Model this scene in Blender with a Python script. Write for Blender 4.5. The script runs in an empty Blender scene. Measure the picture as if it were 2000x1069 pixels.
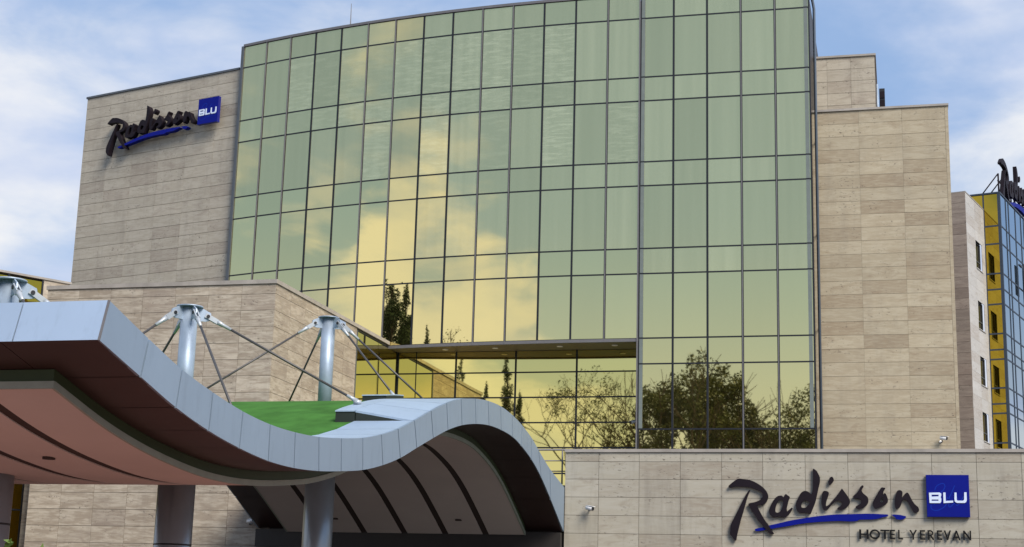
import bpy, math, random
import numpy as np
from mathutils import Vector, Matrix
from mathutils.geometry import tessellate_polygon

random.seed(7)
S = bpy.context.scene
COL = S.collection

# ------------------------------------------------------------------ camera
cam_d = bpy.data.cameras.new('camera')
cam = bpy.data.objects.new('camera', cam_d)
COL.objects.link(cam)
S.camera = cam
cam_d.sensor_width = 36.0
cam_d.lens = 36.0 * 2984.48 / 2000.0
cam_d.clip_start = 0.1
cam_d.clip_end = 5000.0
_R = [(0.969661, 0.243005, 0.026553), (-0.028255, 0.21931, -0.975246), (-0.242813, 0.944908, 0.219522)]
_m = Matrix((_R[0], [-c for c in _R[1]], [-c for c in _R[2]])).transposed()
EYE = Vector((0.0, 0.0, 1.6))
cam.matrix_world = Matrix.Translation(EYE) @ _m.to_4x4()

# ------------------------------------------------------------------ sky and sun
SUN_AZ, SUN_EL = math.radians(132.0), math.radians(42.0)     # azimuth clockwise from +Y
W = bpy.data.worlds.new('World')
S.world = W
W.use_nodes = True
nt = W.node_tree
nt.nodes.clear()
def N(t, **kw):
    n = nt.nodes.new(t)
    for k, v in kw.items():
        setattr(n, k, v)
    return n
def Lk(a, b): nt.links.new(a, b)
def wmath(op, a, b=None, c=None, clamp=False):
    n = N('ShaderNodeMath', operation=op, use_clamp=clamp)
    for i, v in enumerate((a, b, c)):
        if v is None: continue
        if isinstance(v, (int, float)): n.inputs[i].default_value = v
        else: Lk(v, n.inputs[i])
    return n.outputs[0]
def wramp(fac, stops):
    n = N('ShaderNodeValToRGB')
    cr = n.color_ramp
    cr.interpolation = 'EASE'
    while len(cr.elements) < len(stops): cr.elements.new(0.5)
    for e, (p, c) in zip(cr.elements, stops):
        e.position = p
        e.color = (c, c, c, 1) if isinstance(c, (int, float)) else (*c, 1)
    Lk(fac, n.inputs[0])
    return n.outputs[0]
sky = N('ShaderNodeTexSky', sky_type='NISHITA', sun_disc=False)
sky.sun_elevation = SUN_EL
sky.sun_rotation = SUN_AZ
sky.air_density = 1.0
sky.dust_density = 0.6
sky.ozone_density = 1.5
tc = N('ShaderNodeTexCoord')
sep = N('ShaderNodeSeparateXYZ')
Lk(tc.outputs['Generated'], sep.inputs[0])
zz = wmath('MAXIMUM', sep.outputs[2], 0.0)
den = wmath('ADD', zz, 0.38)
comb = N('ShaderNodeCombineXYZ')
Lk(wmath('DIVIDE', sep.outputs[0], den), comb.inputs[0])
Lk(wmath('DIVIDE', sep.outputs[1], den), comb.inputs[1])
Lk(wmath('MULTIPLY', zz, 2.6), comb.inputs[2])
def wnoise(scale, detail, rough, off, dist=0.0):
    mp = N('ShaderNodeMapping')
    mp.inputs['Location'].default_value = off
    Lk(comb.outputs[0], mp.inputs[0])
    n = N('ShaderNodeTexNoise')
    n.inputs['Scale'].default_value = scale
    n.inputs['Detail'].default_value = detail
    n.inputs['Roughness'].default_value = rough
    n.inputs['Distortion'].default_value = dist
    Lk(mp.outputs[0], n.inputs[0])
    return n.outputs['Fac']
big = wnoise(1.5, 7.0, 0.50, (20.3, 11.7, 2.5), 0.2)
fine = wnoise(4.6, 9.0, 0.58, (9.3, 4.2, 2.0), 0.35)
shade = wnoise(2.6, 6.0, 0.52, (1.3, 8.2, 5.0))
cov = wmath('ADD', wmath('MULTIPLY', big, 0.78), wmath('MULTIPLY', fine, 0.22))
# weather of the day: a broken sheet over the hotel, clear blue behind the street with a bank of cumulus low in the west
front = wramp(wmath('MULTIPLY_ADD', sep.outputs[1], 0.5, 0.5), [(0.40, 0.0), (0.62, 1.0)])
cov = wmath('ADD', cov, wmath('MULTIPLY_ADD', front, 0.137, -0.11))
west = wramp(wmath('MULTIPLY', sep.outputs[0], -1.0), [(0.10, 0.12), (0.42, 1.0)])
zlim = wmath('MULTIPLY_ADD', west, 0.225, 0.10)
bank = wmath('MULTIPLY', wramp(wmath('MULTIPLY_ADD', wmath('SUBTRACT', zlim, zz), 3.5, 0.5), [(0.15, 0.0), (0.85, 1.0)]), wmath('SUBTRACT', 1.0, front))
far_west = wramp(wmath('MULTIPLY', sep.outputs[0], -1.0), [(0.40, 0.0), (0.72, 1.0)])
cov = wmath('ADD', cov, wmath('MULTIPLY', bank, wmath('MULTIPLY_ADD', far_west, 0.07, 0.11)))
cov = wmath('ADD', cov, wmath('MULTIPLY', wmath('MULTIPLY', bank, 0.55), wmath('SUBTRACT', fine, 0.5)))
high = wmath('MULTIPLY', wramp(zz, [(0.24, 0.0), (0.42, 1.0)]), wmath('SUBTRACT', 1.0, front))
cov = wmath('SUBTRACT', cov, wmath('MULTIPLY', high, 0.06))
low = wramp(zz, [(0.04, 1.0), (0.20, 0.0)])
cov = wmath('ADD', cov, wmath('MULTIPLY', low, 0.07))
mask = wramp(cov, [(0.43, 0.0), (0.575, 1.0)])
ccol = N('ShaderNodeMix', data_type='RGBA')
ccol.inputs['A'].default_value = (5.6, 6.5, 8.6, 1)      # shaded cloud, in sky units (x strength)
ccol.inputs['B'].default_value = (8.9, 9.0, 9.2, 1)     # sunlit cloud
Lk(wramp(wmath('ADD', wmath('MULTIPLY', shade, 0.6), wmath('MULTIPLY', cov, 0.4)), [(0.43, 0.0), (0.59, 1.0)]), ccol.inputs['Factor'])
veil = N('ShaderNodeMix', data_type='RGBA')              # thin high haze over the blue
veil.inputs['Factor'].default_value = 0.62
Lk(sky.outputs[0], veil.inputs['A'])
veil.inputs['B'].default_value = (4.0, 5.9, 9.4, 1)
haze = N('ShaderNodeMix', data_type='RGBA')              # pale band of haze low over the horizon
Lk(wramp(zz, [(0.03, 0.78), (0.27, 0.0)]), haze.inputs['Factor'])
Lk(veil.outputs['Result'], haze.inputs['A'])
haze.inputs['B'].default_value = (8.3, 8.0, 6.7, 1)
mixc = N('ShaderNodeMix', data_type='RGBA')
Lk(mask, mixc.inputs['Factor'])
Lk(haze.outputs['Result'], mixc.inputs['A'])
Lk(ccol.outputs['Result'], mixc.inputs['B'])
bg = N('ShaderNodeBackground')
bg.inputs['Strength'].default_value = 0.084
Lk(mixc.outputs['Result'], bg.inputs[0])
wo = N('ShaderNodeOutputWorld')
Lk(bg.outputs[0], wo.inputs[0])

sun_d = bpy.data.lights.new('sun', 'SUN')
sun = bpy.data.objects.new('sun', sun_d)
COL.objects.link(sun)
sun_d.energy = 4.0
sun_d.angle = math.radians(28.0)
sun_d.color = (1.0, 0.93, 0.84)
_sd = Vector((math.sin(SUN_AZ) * math.cos(SUN_EL), math.cos(SUN_AZ) * math.cos(SUN_EL), math.sin(SUN_EL)))
sun.rotation_euler = _sd.to_track_quat('Z', 'Y').to_euler()
sun.location = (60, -60, 80)

S.view_settings.view_transform = 'Standard'
S.view_settings.look = 'None'
S.view_settings.exposure = 0.28
S.view_settings.gamma = 1.0
S.view_settings.use_curve_mapping = False

# ------------------------------------------------------------------ materials
class Mat:
    def __init__(self, name):
        self.m = bpy.data.materials.new(name)
        self.m.use_nodes = True
        self.t = self.m.node_tree
        self.b = self.t.nodes['Principled BSDF']
        self.out = self.t.nodes['Material Output']
    def n(self, t, **kw):
        n = self.t.nodes.new(t)
        for k, v in kw.items(): setattr(n, k, v)
        return n
    def l(self, a, b): self.t.links.new(a, b)
    def put(self, sock, v):
        if isinstance(v, (int, float, tuple, list)): sock.default_value = v
        else: self.l(v, sock)
    def math(self, op, a, b=None, clamp=False):
        n = self.n('ShaderNodeMath', operation=op, use_clamp=clamp)
        self.put(n.inputs[0], a)
        if b is not None: self.put(n.inputs[1], b)
        return n.outputs[0]
    def ramp(self, fac, stops):
        n = self.n('ShaderNodeValToRGB')
        cr = n.color_ramp
        while len(cr.elements) < len(stops): cr.elements.new(0.5)
        for e, (p, c) in zip(cr.elements, stops):
            e.position = p
            e.color = (c, c, c, 1) if isinstance(c, (int, float)) else (*c, 1)
        self.l(fac, n.inputs[0])
        return n.outputs[0]
    def mix(self, f, a, b, mode='MIX'):
        n = self.n('ShaderNodeMix', data_type='RGBA', blend_type=mode)
        self.put(n.inputs['Factor'], f)
        self.put(n.inputs['A'], (*a, 1) if isinstance(a, tuple) and len(a) == 3 else a)
        self.put(n.inputs['B'], (*b, 1) if isinstance(b, tuple) and len(b) == 3 else b)
        return n.outputs['Result']
    def coords(self, scale, rand=True, coord='Object'):
        tc = self.n('ShaderNodeTexCoord')
        v = tc.outputs[coord]
        if rand:
            oi = self.n('ShaderNodeObjectInfo')
            ml = self.n('ShaderNodeVectorMath', operation='MULTIPLY')
            cx = self.n('ShaderNodeCombineXYZ')
            for i, k in enumerate((97.0, 61.0, 43.0)):
                self.l(self.math('MULTIPLY', oi.outputs['Random'], k), cx.inputs[i])
            ad = self.n('ShaderNodeVectorMath', operation='ADD')
            self.l(v, ad.inputs[0]); self.l(cx.outputs[0], ad.inputs[1])
            v = ad.outputs[0]
        mp = self.n('ShaderNodeMapping')
        mp.inputs['Scale'].default_value = scale
        self.l(v, mp.inputs[0])
        return mp.outputs[0]
    def noise(self, vec, scale=1.0, detail=4.0, rough=0.55, dist=0.0):
        n = self.n('ShaderNodeTexNoise')
        n.inputs['Scale'].default_value = scale
        n.inputs['Detail'].default_value = detail
        n.inputs['Roughness'].default_value = rough
        n.inputs['Distortion'].default_value = dist
        self.l(vec, n.inputs['Vector'])
        return n.outputs['Fac']
    def set(self, color=None, rough=None, metal=None, spec=None):
        if color is not None: self.put(self.b.inputs['Base Color'], (*color, 1) if isinstance(color, tuple) and len(color) == 3 else color)
        if rough is not None: self.put(self.b.inputs['Roughness'], rough)
        if metal is not None: self.put(self.b.inputs['Metallic'], metal)
        if spec is not None: self.put(self.b.inputs['Specular IOR Level'], spec)
        return self
    def bump(self, h, dist=0.01, strength=1.0):
        n = self.n('ShaderNodeBump')
        n.inputs['Distance'].default_value = dist
        n.inputs['Strength'].default_value = strength
        self.l(h, n.inputs['Height'])
        self.l(n.outputs[0], self.b.inputs['Normal'])
        return n

def plain(name, color, rough=0.6, metal=0.0, var=0.08, scale=3.0, spec=0.4):
    M = Mat(name)
    nz = M.noise(M.coords((scale, scale, scale), rand=True), 1.0, 5.0, 0.6)
    c = M.mix(M.ramp(nz, [(0.3, 0.0), (0.7, 1.0)]), tuple(x * (1 - var) for x in color), tuple(min(1, x * (1 + var)) for x in color))
    M.set(c, rough, metal, spec)
    return M.m

def stone(name, light, dark, brown, band=0.6, vary=0.22, stain=0.0, sel=0.6):
    """travertine slab: every slab its own cut of the block (random offset), horizontal veins, pits"""
    M = Mat(name)
    oi = M.n('ShaderNodeObjectInfo')
    rnd = oi.outputs['Random']
    v1 = M.coords((0.9, 0.9, 5.0)); v2 = M.coords((2.6, 2.6, 17.0)); v3 = M.coords((8.0, 8.0, 15.0))
    v4 = M.coords((0.8, 0.8, 2.4))
    n1 = M.noise(v1, 1.0, 7.0, 0.62, 0.6)
    n2 = M.noise(v2, 1.0, 5.0, 0.6, 0.3)
    n3 = M.noise(v3, 1.0, 3.0, 0.6)
    n4 = M.noise(v4, 1.0, 6.0, 0.65, 0.8)
    nb = M.math('ADD', M.math('MULTIPLY', n1, 0.6), M.math('MULTIPLY', n2, 0.4))
    c = M.mix(M.math('MULTIPLY', M.ramp(nb, [(0.44, 1.0), (0.57, 0.0)]), band), light, dark)
    # some slabs are cut from a browner bed
    r2 = M.math('FRACT', M.math('MULTIPLY', rnd, 13.7))
    sel_m = M.ramp(r2, [(0.60, 0.0), (0.86, 1.0)])
    c = M.mix(M.math('MULTIPLY', sel_m, M.ramp(n2, [(0.35, sel), (0.65, sel*0.45)])), c, brown)
    # veins and clouded patches
    c = M.mix(M.ramp(n4, [(0.56, 0.0), (0.68, 0.6)]), c, brown)
    c = M.mix(M.ramp(n4, [(0.28, 0.35), (0.40, 0.0)]), c, tuple(min(1, x * 1.18) for x in light))
    # value of the whole slab
    k = M.math('ADD', M.math('MULTIPLY', rnd, vary), 1.0 - vary * 0.5)
    hv = M.n('ShaderNodeHueSaturation')
    M.l(k, hv.inputs['Value']); M.l(c, hv.inputs['Color'])
    c = hv.outputs[0]
    # pits
    pit = M.ramp(n3, [(0.60, 0.0), (0.68, 1.0)])
    clus = M.ramp(M.noise(M.coords((0.9, 0.9, 1.6)), 1.0, 3.0), [(0.45, 0.0), (0.62, 1.0)])
    pitm = M.math('MULTIPLY', pit, clus)
    c = M.mix(M.math('MULTIPLY', pitm, 0.75), c, (0.07, 0.055, 0.045))
    if stain:
        gp = M.n('ShaderNodeNewGeometry')
        mp = M.n('ShaderNodeMapping'); mp.inputs['Scale'].default_value = (1.9, 1.9, 0.28)
        M.l(gp.outputs['Position'], mp.inputs[0])
        sv = M.noise(mp.outputs[0], 1.0, 7.0, 0.66)
        c = M.mix(M.math('MULTIPLY', M.ramp(sv, [(0.50, 0.0), (0.70, 1.0)]), stain), c, (0.14, 0.12, 0.105))
    M.set(c, 0.62, 0.0, 0.3)
    M.bump(M.math('ADD', M.math('MULTIPLY', n2, 0.5), M.math('MULTIPLY', pitm, -1.5)), 0.004, 0.6)
    return M.m

def mirror_glass(name, tint, inner, inner_amt, warp=0.0016, blinds=0.0):
    M = Mat(name)
    wv = M.coords((0.75, 0.75, 0.42))
    w = M.noise(wv, 1.0, 1.0, 0.4)
    oi = M.n('ShaderNodeObjectInfo')
    k = M.math('ADD', M.math('MULTIPLY', oi.outputs['Random'], 0.10), 0.95)
    hv = M.n('ShaderNodeHueSaturation'); hv.inputs['Color'].default_value = (*tint, 1)
    M.l(k, hv.inputs['Value'])
    M.set(hv.outputs[0], 0.015, 1.0)
    M.bump(w, warp, 1.0)
    # drawn curtains faintly seen through the coating
    st = M.noise(M.coords((3.2, 3.2, 0.06)), 1.0, 4.0, 0.6)
    cur = M.mix(M.ramp(st, [(0.3, 0.0), (0.7, 1.0)]), tuple(x * 0.48 for x in inner), tuple(x * 0.92 for x in inner))
    if blinds:
        bl = M.noise(M.coords((1.3, 1.3, 11.0)), 1.0, 3.0, 0.6, 0.7)
        cur = M.mix(M.math('MULTIPLY', M.ramp(bl, [(0.48, 0.0), (0.62, 1.0)]), blinds), cur, tuple(min(1, x * 1.7) for x in inner))
    hv2 = M.n('ShaderNodeHueSaturation')
    M.l(M.math('ADD', M.math('MULTIPLY', M.math('FRACT', M.math('MULTIPLY', oi.outputs['Random'], 7.31)), 0.8), 0.55), hv2.inputs['Value']); M.l(cur, hv2.inputs['Color'])
    cur = hv2.outputs[0]
    df = M.n('ShaderNodeBsdfDiffuse')
    M.l(cur, df.inputs[0])
    mx = M.n('ShaderNodeMixShader')
    mx.inputs[0].default_value = inner_amt
    M.l(M.b.outputs[0], mx.inputs[1]); M.l(df.outputs[0], mx.inputs[2])
    M.l(mx.outputs[0], M.out.inputs[0])
    return M.m

MT = {}
MT['stone_main'] = stone('travertine_main', (0.445, 0.385, 0.275), (0.35, 0.285, 0.19), (0.285, 0.22, 0.145), 0.62, 0.12, stain=0.16, sel=0.85)
MT['stone_wing'] = stone('travertine_wing', (0.455, 0.41, 0.33), (0.355, 0.31, 0.24), (0.30, 0.25, 0.20), 0.6, 0.10, stain=0.25)
MT['stone_annex'] = stone('travertine_annex', (0.47, 0.41, 0.325), (0.30, 0.245, 0.185), (0.275, 0.225, 0.18), 0.85, 0.15, stain=0.18)
MT['stone_sign'] = stone('travertine_sign_wall', (0.42, 0.39, 0.32), (0.375, 0.34, 0.265), (0.28, 0.235, 0.18), 0.6, 0.10, stain=0.30)
MT['stone_rear'] = stone('travertine_rear', (0.47, 0.455, 0.43), (0.40, 0.385, 0.355), (0.33, 0.29, 0.25), 0.5, 0.10)
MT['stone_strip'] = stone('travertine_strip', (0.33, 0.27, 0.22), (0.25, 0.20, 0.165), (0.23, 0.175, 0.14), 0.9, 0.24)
MT['coping'] = plain('coping_stone', (0.33, 0.30, 0.265), 0.6, var=0.2, scale=1.2)
MT['joint'] = plain('joint_backing', (0.17, 0.145, 0.12), 0.9)  # dark backing colour seen through the slab gaps
MT['gold_glass'] = mirror_glass('gold_mirror_glass', (0.86, 0.725, 0.34), (0.46, 0.46, 0.33), 0.17, 0.0013, 0.0)
MT['gold_glass_clear'] = mirror_glass('gold_mirror_glass_clear', (0.86, 0.73, 0.34), (0.20, 0.19, 0.10), 0.04, 0.0014, 0.0)
MT['gold_glass_blind'] = mirror_glass('gold_mirror_glass_over_blinds', (0.86, 0.725, 0.34), (0.45, 0.46, 0.34), 0.19, 0.0013, 0.6)
MT['gold_low'] = mirror_glass('gold_mirror_glass_low', (0.82, 0.70, 0.26), (0.12, 0.11, 0.04), 0.03, 0.0016)
MT['gold_deep'] = mirror_glass('deep_gold_glass', (0.50, 0.35, 0.04), (0.10, 0.07, 0.01), 0.10, 0.0010)
MT['blue_glass'] = mirror_glass('blue_mirror_glass', (0.44, 0.53, 0.58), (0.05, 0.07, 0.09), 0.10, 0.0008)
MT['dark_glass'] = mirror_glass('window_glass', (0.10, 0.085, 0.05), (0.05, 0.042, 0.028), 0.35, 0.0008)
MT['gasket'] = plain('black_gasket', (0.012, 0.013, 0.017), 0.45)
MT['alu'] = plain('aluminium_mullion', (0.15, 0.145, 0.15), 0.5, 0.15, 0.06)
MT['alu_dark'] = plain('dark_aluminium', (0.10, 0.11, 0.12), 0.4, 0.3)
MT['pipe'] = plain('blue_grey_pipe', (0.13, 0.16, 0.20), 0.4, 0.3)
MT['edge_strip'] = plain('edge_strip_blue_grey', (0.15, 0.175, 0.165), 0.6, 0.0)
MT['frame_blue'] = plain('blue_grey_frame', (0.045, 0.06, 0.085), 0.6, 0.1, spec=0.2)
MT['soffit'] = plain('soffit_brown', (0.16, 0.13, 0.09), 0.5)
MT['white'] = plain('white_paint', (0.74, 0.74, 0.73), 0.45)
MT['black'] = plain('black_plastic', (0.02, 0.02, 0.022), 0.4)
MT['letter'] = plain('letter_face_black', (0.012, 0.008, 0.012), 0.6, 0.0, 0.15, 3.0, 0.15)
MT['letter_hotel'] = plain('letter_black', (0.008, 0.008, 0.009), 0.6, 0.0, 0.1, 3.0, 0.15)
MT['sign_blue'] = plain('sign_blue', (0.003, 0.008, 0.20), 0.55, 0.0, 0.06, 3.0, 0.12)
MT['sign_blue_dark'] = plain('sign_blue_return', (0.012, 0.014, 0.19), 0.4)
MT['sign_white'] = plain('sign_white', (0.66, 0.74, 0.90), 0.4, var=0.03)
MT['sign_script'] = plain('sign_script_blue', (0.006, 0.030, 0.31), 0.6, 0.0, 0.05, 3.0, 0.1)
MT['galv'] = plain('galvanised_steel', (0.33, 0.40, 0.49), 0.46, 0.35, 0.16, 2.2)
MT['rod'] = plain('dark_rod', (0.09, 0.085, 0.085), 0.45, 0.4)
MT['clevis'] = plain('clevis_bright', (0.42, 0.45, 0.48), 0.4, 0.3)
MT['clad_panel'] = plain('column_cladding', (0.33, 0.375, 0.41), 0.30, 0.45, 0.05)
MT['panel'] = None
def acp(name, color, rough, metal):
    M = Mat(name)
    oi = M.n('ShaderNodeObjectInfo')
    nz = M.noise(M.coords((0.7, 0.7, 0.35)), 1.0, 6.0, 0.6)
    dirt = M.noise(M.coords((5.0, 5.0, 0.8)), 1.0, 6.0, 0.65)
    c = M.mix(M.ramp(nz, [(0.3, 0.0), (0.7, 1.0)]), tuple(x * 0.95 for x in color), tuple(min(1, x * 1.05) for x in color))
    c = M.mix(M.ramp(dirt, [(0.54, 0.0), (0.80, 0.42)]), c, tuple(x * 0.60 for x in color))
    hv = M.n('ShaderNodeHueSaturation')
    M.l(M.math('ADD', M.math('MULTIPLY', oi.outputs['Random'], 0.07), 0.965), hv.inputs['Value']); M.l(c, hv.inputs['Color'])
    M.set(hv.outputs[0], rough, metal, 0.5)
    M.bump(nz, 0.003, 0.5)
    return M.m
MT['panel'] = acp('composite_panel_silver_blue', (0.245, 0.32, 0.405), 0.42, 0.35)
MT['panel_top'] = acp('composite_panel_pale_skylit', (0.38, 0.48, 0.61), 0.40, 0.30)  # paler copy of panel; the end face's brighter skylight is put into its colour
MT['panel_brown'] = acp('composite_panel_dark_brown', (0.040, 0.020, 0.018), 0.42, 0.0)
MT['ceiling'] = plain('ceiling_board', (0.57, 0.50, 0.455), 0.8, 0.0, 0.05, 0.6)
MT['rib'] = plain('ceiling_groove', (0.045, 0.03, 0.025), 0.8)
MT['lip'] = plain('ceiling_edge', (0.30, 0.33, 0.27), 0.6)
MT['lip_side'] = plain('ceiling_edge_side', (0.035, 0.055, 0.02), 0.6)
MT['turf'] = plain('green_membrane', (0.045, 0.138, 0.026), 0.9, 0.0, 0.26, 1.3, 0.1)
MT['upstand'] = plain('black_upstand', (0.018, 0.024, 0.02), 0.6)
MT['asphalt'] = plain('asphalt', (0.055, 0.055, 0.055), 0.9, 0.0, 0.25, 0.8)
MT['red_paving'] = plain('red_paving', (0.25, 0.125, 0.10), 0.85, 0.0, 0.2, 1.5)
MT['paving'] = plain('grey_paving', (0.20, 0.19, 0.18), 0.85, 0.0, 0.2, 1.2)
MT['roof'] = plain('roof_grey', (0.20, 0.20, 0.20), 0.9)
MT['dark_wall'] = plain('dark_entrance', (0.025, 0.022, 0.02), 0.5)
MT['bark'] = plain('bark', (0.11, 0.085, 0.06), 0.9, 0.0, 0.3, 4.0)
MT['bark_dark'] = plain('bark_dark', (0.05, 0.04, 0.03), 0.9, 0.0, 0.3, 4.0)
def leaf(name, a, b):
    M = Mat(name)
    nz = M.noise(M.coords((0.6, 0.6, 0.6), rand=False), 1.0, 4.0, 0.6)
    c = M.mix(M.ramp(nz, [(0.35, 0.0), (0.65, 1.0)]), a, b)
    M.set(c, 0.6, 0.0, 0.3)
    return M.m
MT['leaf_plane'] = leaf('leaf_plane', (0.085, 0.095, 0.022), (0.12, 0.125, 0.035))
MT['leaf_poplar'] = leaf('leaf_poplar', (0.03, 0.05, 0.015), (0.065, 0.095, 0.028))
MT['leaf_spring'] = leaf('leaf_spring', (0.07, 0.09, 0.022), (0.12, 0.13, 0.04))
MT['leaf_shrub'] = leaf('leaf_shrub', (0.08, 0.14, 0.03), (0.18, 0.24, 0.06))

# ------------------------------------------------------------------ building helpers
WLOC = {}
class MB:
    """collects faces of one mesh"""
    def __init__(self): self.v = []; self.f = []; self.smooth = []
    def quad(self, a, b, c, d, s=False):
        i = len(self.v); self.v += [tuple(a), tuple(b), tuple(c), tuple(d)]; self.f.append((i, i+1, i+2, i+3)); self.smooth.append(s)
    def box(self, x0, x1, y0, y1, z0, z1):
        i = len(self.v)
        self.v += [(x, y, z) for z in (z0, z1) for y in (y0, y1) for x in (x0, x1)]
        for f in ((0,2,3,1), (4,5,7,6), (0,1,5,4), (2,6,7,3), (0,4,6,2), (1,3,7,5)):
            self.f.append(tuple(i+k for k in f)); self.smooth.append(False)
        return self
    def obox(self, o, ax, ay, az):
        """box from corner o with edge vectors"""
        o, ax, ay, az = map(Vector, (o, ax, ay, az)); i = len(self.v)
        self.v += [tuple(o + ax*a + ay*b + az*c) for c in (0, 1) for b in (0, 1) for a in (0, 1)]
        for f in ((0,2,3,1), (4,5,7,6), (0,1,5,4), (2,6,7,3), (0,4,6,2), (1,3,7,5)):
            self.f.append(tuple(i+k for k in f)); self.smooth.append(False)
        return self
    def hexa(self, p):
        """8 points: bottom loop 4, top loop 4"""
        i = len(self.v); self.v += [tuple(q) for q in p]
        for f in ((3,2,1,0), (4,5,6,7), (0,1,5,4), (1,2,6,5), (2,3,7,6), (3,0,4,7)):
            self.f.append(tuple(i+k for k in f)); self.smooth.append(False)
        return self
    def tube(self, pts, rad, n=8, cap=True, smooth=True):
        pts = [Vector(p) for p in pts]
        if isinstance(rad, (int, float)): rad = [rad]*len(pts)
        i0 = len(self.v); prev = None
        for k, p in enumerate(pts):
            d = (pts[min(k+1, len(pts)-1)] - pts[max(k-1, 0)])
            d = d.normalized() if d.length > 1e-9 else Vector((0, 0, 1))
            if prev is None:
                a = d.orthogonal().normalized()
            else:
                a = (prev - d*prev.dot(d)); a = a.normalized() if a.length > 1e-6 else d.orthogonal().normalized()
            prev = a; b = d.cross(a)
            for j in range(n):
                t = 2*math.pi*j/n
                self.v.append(tuple(p + (a*math.cos(t) + b*math.sin(t))*rad[k]))
        for k in range(len(pts)-1):
            for j in range(n):
                a0 = i0+k*n+j; a1 = i0+k*n+(j+1) % n
                self.f.append((a0, a1, a1+n, a0+n)); self.smooth.append(smooth)
        if cap:
            self.f.append(tuple(i0+j for j in reversed(range(n)))); self.smooth.append(False)
            self.f.append(tuple(i0+(len(pts)-1)*n+j for j in range(n))); self.smooth.append(False)
        return self
    def prism(self, loops, fn, d0, d1):
        """extrude a 2D outline with holes; fn(u, w, d) gives the 3D point"""
        tri = tessellate_polygon([[Vector((u, w, 0)) for u, w in l] for l in loops])
        flat = [p for l in loops for p in l]
        for d, flip in ((d0, True), (d1, False)):
            i = len(self.v); self.v += [tuple(fn(u, w, d)) for u, w in flat]
            for t in tri:
                self.f.append(tuple(i+k for k in (reversed(t) if flip else t))); self.smooth.append(False)
        for l in loops:
            n = len(l); i = len(self.v)
            self.v += [tuple(fn(u, w, d0)) for u, w in l] + [tuple(fn(u, w, d1)) for u, w in l]
            for k in range(n):
                self.f.append((i+k, i+(k+1) % n, i+n+(k+1) % n, i+n+k)); self.smooth.append(False)
        return self
    def mesh(self, name, mat, origin=(0, 0, 0), fix=False):
        me = bpy.data.meshes.new(name)
        ox, oy, oz = origin
        me.from_pydata([(x-ox, y-oy, z-oz) for x, y, z in self.v], [], self.f)
        me.polygons.foreach_set('use_smooth', self.smooth)
        if fix:
            import bmesh
            bm = bmesh.new(); bm.from_mesh(me); bmesh.ops.recalc_face_normals(bm, faces=bm.faces); bm.to_mesh(me); bm.free()
        if mat is not None: me.materials.append(mat)
        me.update()
        return me

def place(name, me, parent=None, loc=(0, 0, 0), rot=None, label=None):
    o = bpy.data.objects.new(name, me)
    COL.objects.link(o)
    w = Vector(loc)
    WLOC[o.name] = w
    if parent is not None:
        o.parent = parent
        o.location = w - WLOC[parent.name]
    else:
        o.location = w
    if rot is not None: o.rotation_euler = rot
    if label: o['label'] = label
    return o
def part(name, mb, mat, parent, origin=None, label=None, fix=False):
    """mesh given in world coordinates -> object whose origin is 'origin' (default: centre of its points)"""
    if origin is None:
        a = np.array(mb.v); c = (a.min(0)+a.max(0))/2; origin = tuple(float(x) for x in c)
    return place(name, mb.mesh(name, mat, origin, fix), parent, origin, None, label)
def tag(o, label, cat, group=None):
    o['label'] = label; o['category'] = cat
    if group: o['group'] = group
    return o
def thing(name, label, cat, loc, group=None):
    o = place(name, None, None, loc)
    return tag(o, label, cat, group)
def struct(name, mb, mat):
    o = part(name, mb, mat, None); o['kind'] = 'structure'
    return o
def stuff(o): o['kind'] = 'stuff'; return o

_slab = {}
def slab_mesh(w, h, t, mat):
    key = (round(w, 3), round(h, 3), round(t, 3), mat.name)
    if key not in _slab:
        _slab[key] = MB().box(-w/2, w/2, -t/2, t/2, -h/2, h/2).mesh('stone_slab', mat)
    return _slab[key]
def slab_wall(parent, o, tdir, s_joints, z_joints, mat, gap=0.016, th=0.03, skip=None, name='stone_slab', vj=0.55):
    """slabs on a vertical wall: o = plan origin of the face, tdir = unit plan direction; face normal is to the right of tdir (towards -y)"""
    tx, ty = tdir; nx, ny = ty, -tx
    ang = math.atan2(ty, tx)
    rs = random.Random(int(o[0]*10) + 5)
    for j in range(len(z_joints)-1):
        z1, z0 = max(z_joints[j], z_joints[j+1]), min(z_joints[j], z_joints[j+1])
        for i in range(len(s_joints)-1):
            if skip and skip(i, j): continue
            s0, s1 = s_joints[i], s_joints[i+1]
            w = s1-s0-gap*vj; h = z1-z0-gap
            if w < 0.05 or h < 0.05: continue
            off = -th/2 + rs.uniform(-0.0025, 0.0025)
            sm = (s0+s1)/2
            loc = (o[0]+tx*sm+nx*off, o[1]+ty*sm+ny*off, (z0+z1)/2)
            place(name, slab_mesh(w, h, th, mat), parent, loc, (0, 0, ang))
def slab_stuff(parent, o, tdir, s_joints, z_joints, mat, gap=0.016, th=0.03):
    tx, ty = tdir; nx, ny = ty, -tx
    mb = MB()
    for j in range(len(z_joints)-1):
        z1, z0 = max(z_joints[j], z_joints[j+1])-gap/2, min(z_joints[j], z_joints[j+1])+gap/2
        for i in range(len(s_joints)-1):
            s0, s1 = s_joints[i]+gap/2, s_joints[i+1]-gap/2
            mb.obox((o[0]+tx*s0-nx*th, o[1]+ty*s0-ny*th, z0), (tx*(s1-s0), ty*(s1-s0), 0), (nx*th, ny*th, 0), (0, 0, z1-z0))
    return stuff(part('lower_stone_courses', mb, mat, parent))
def lin(a, b, n): return [a+(b-a)*i/n for i in range(n+1)]
def down(z, h, zmin):
    out = [z]
    while out[-1]-h > zmin: out.append(out[-1]-h)
    return out

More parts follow.
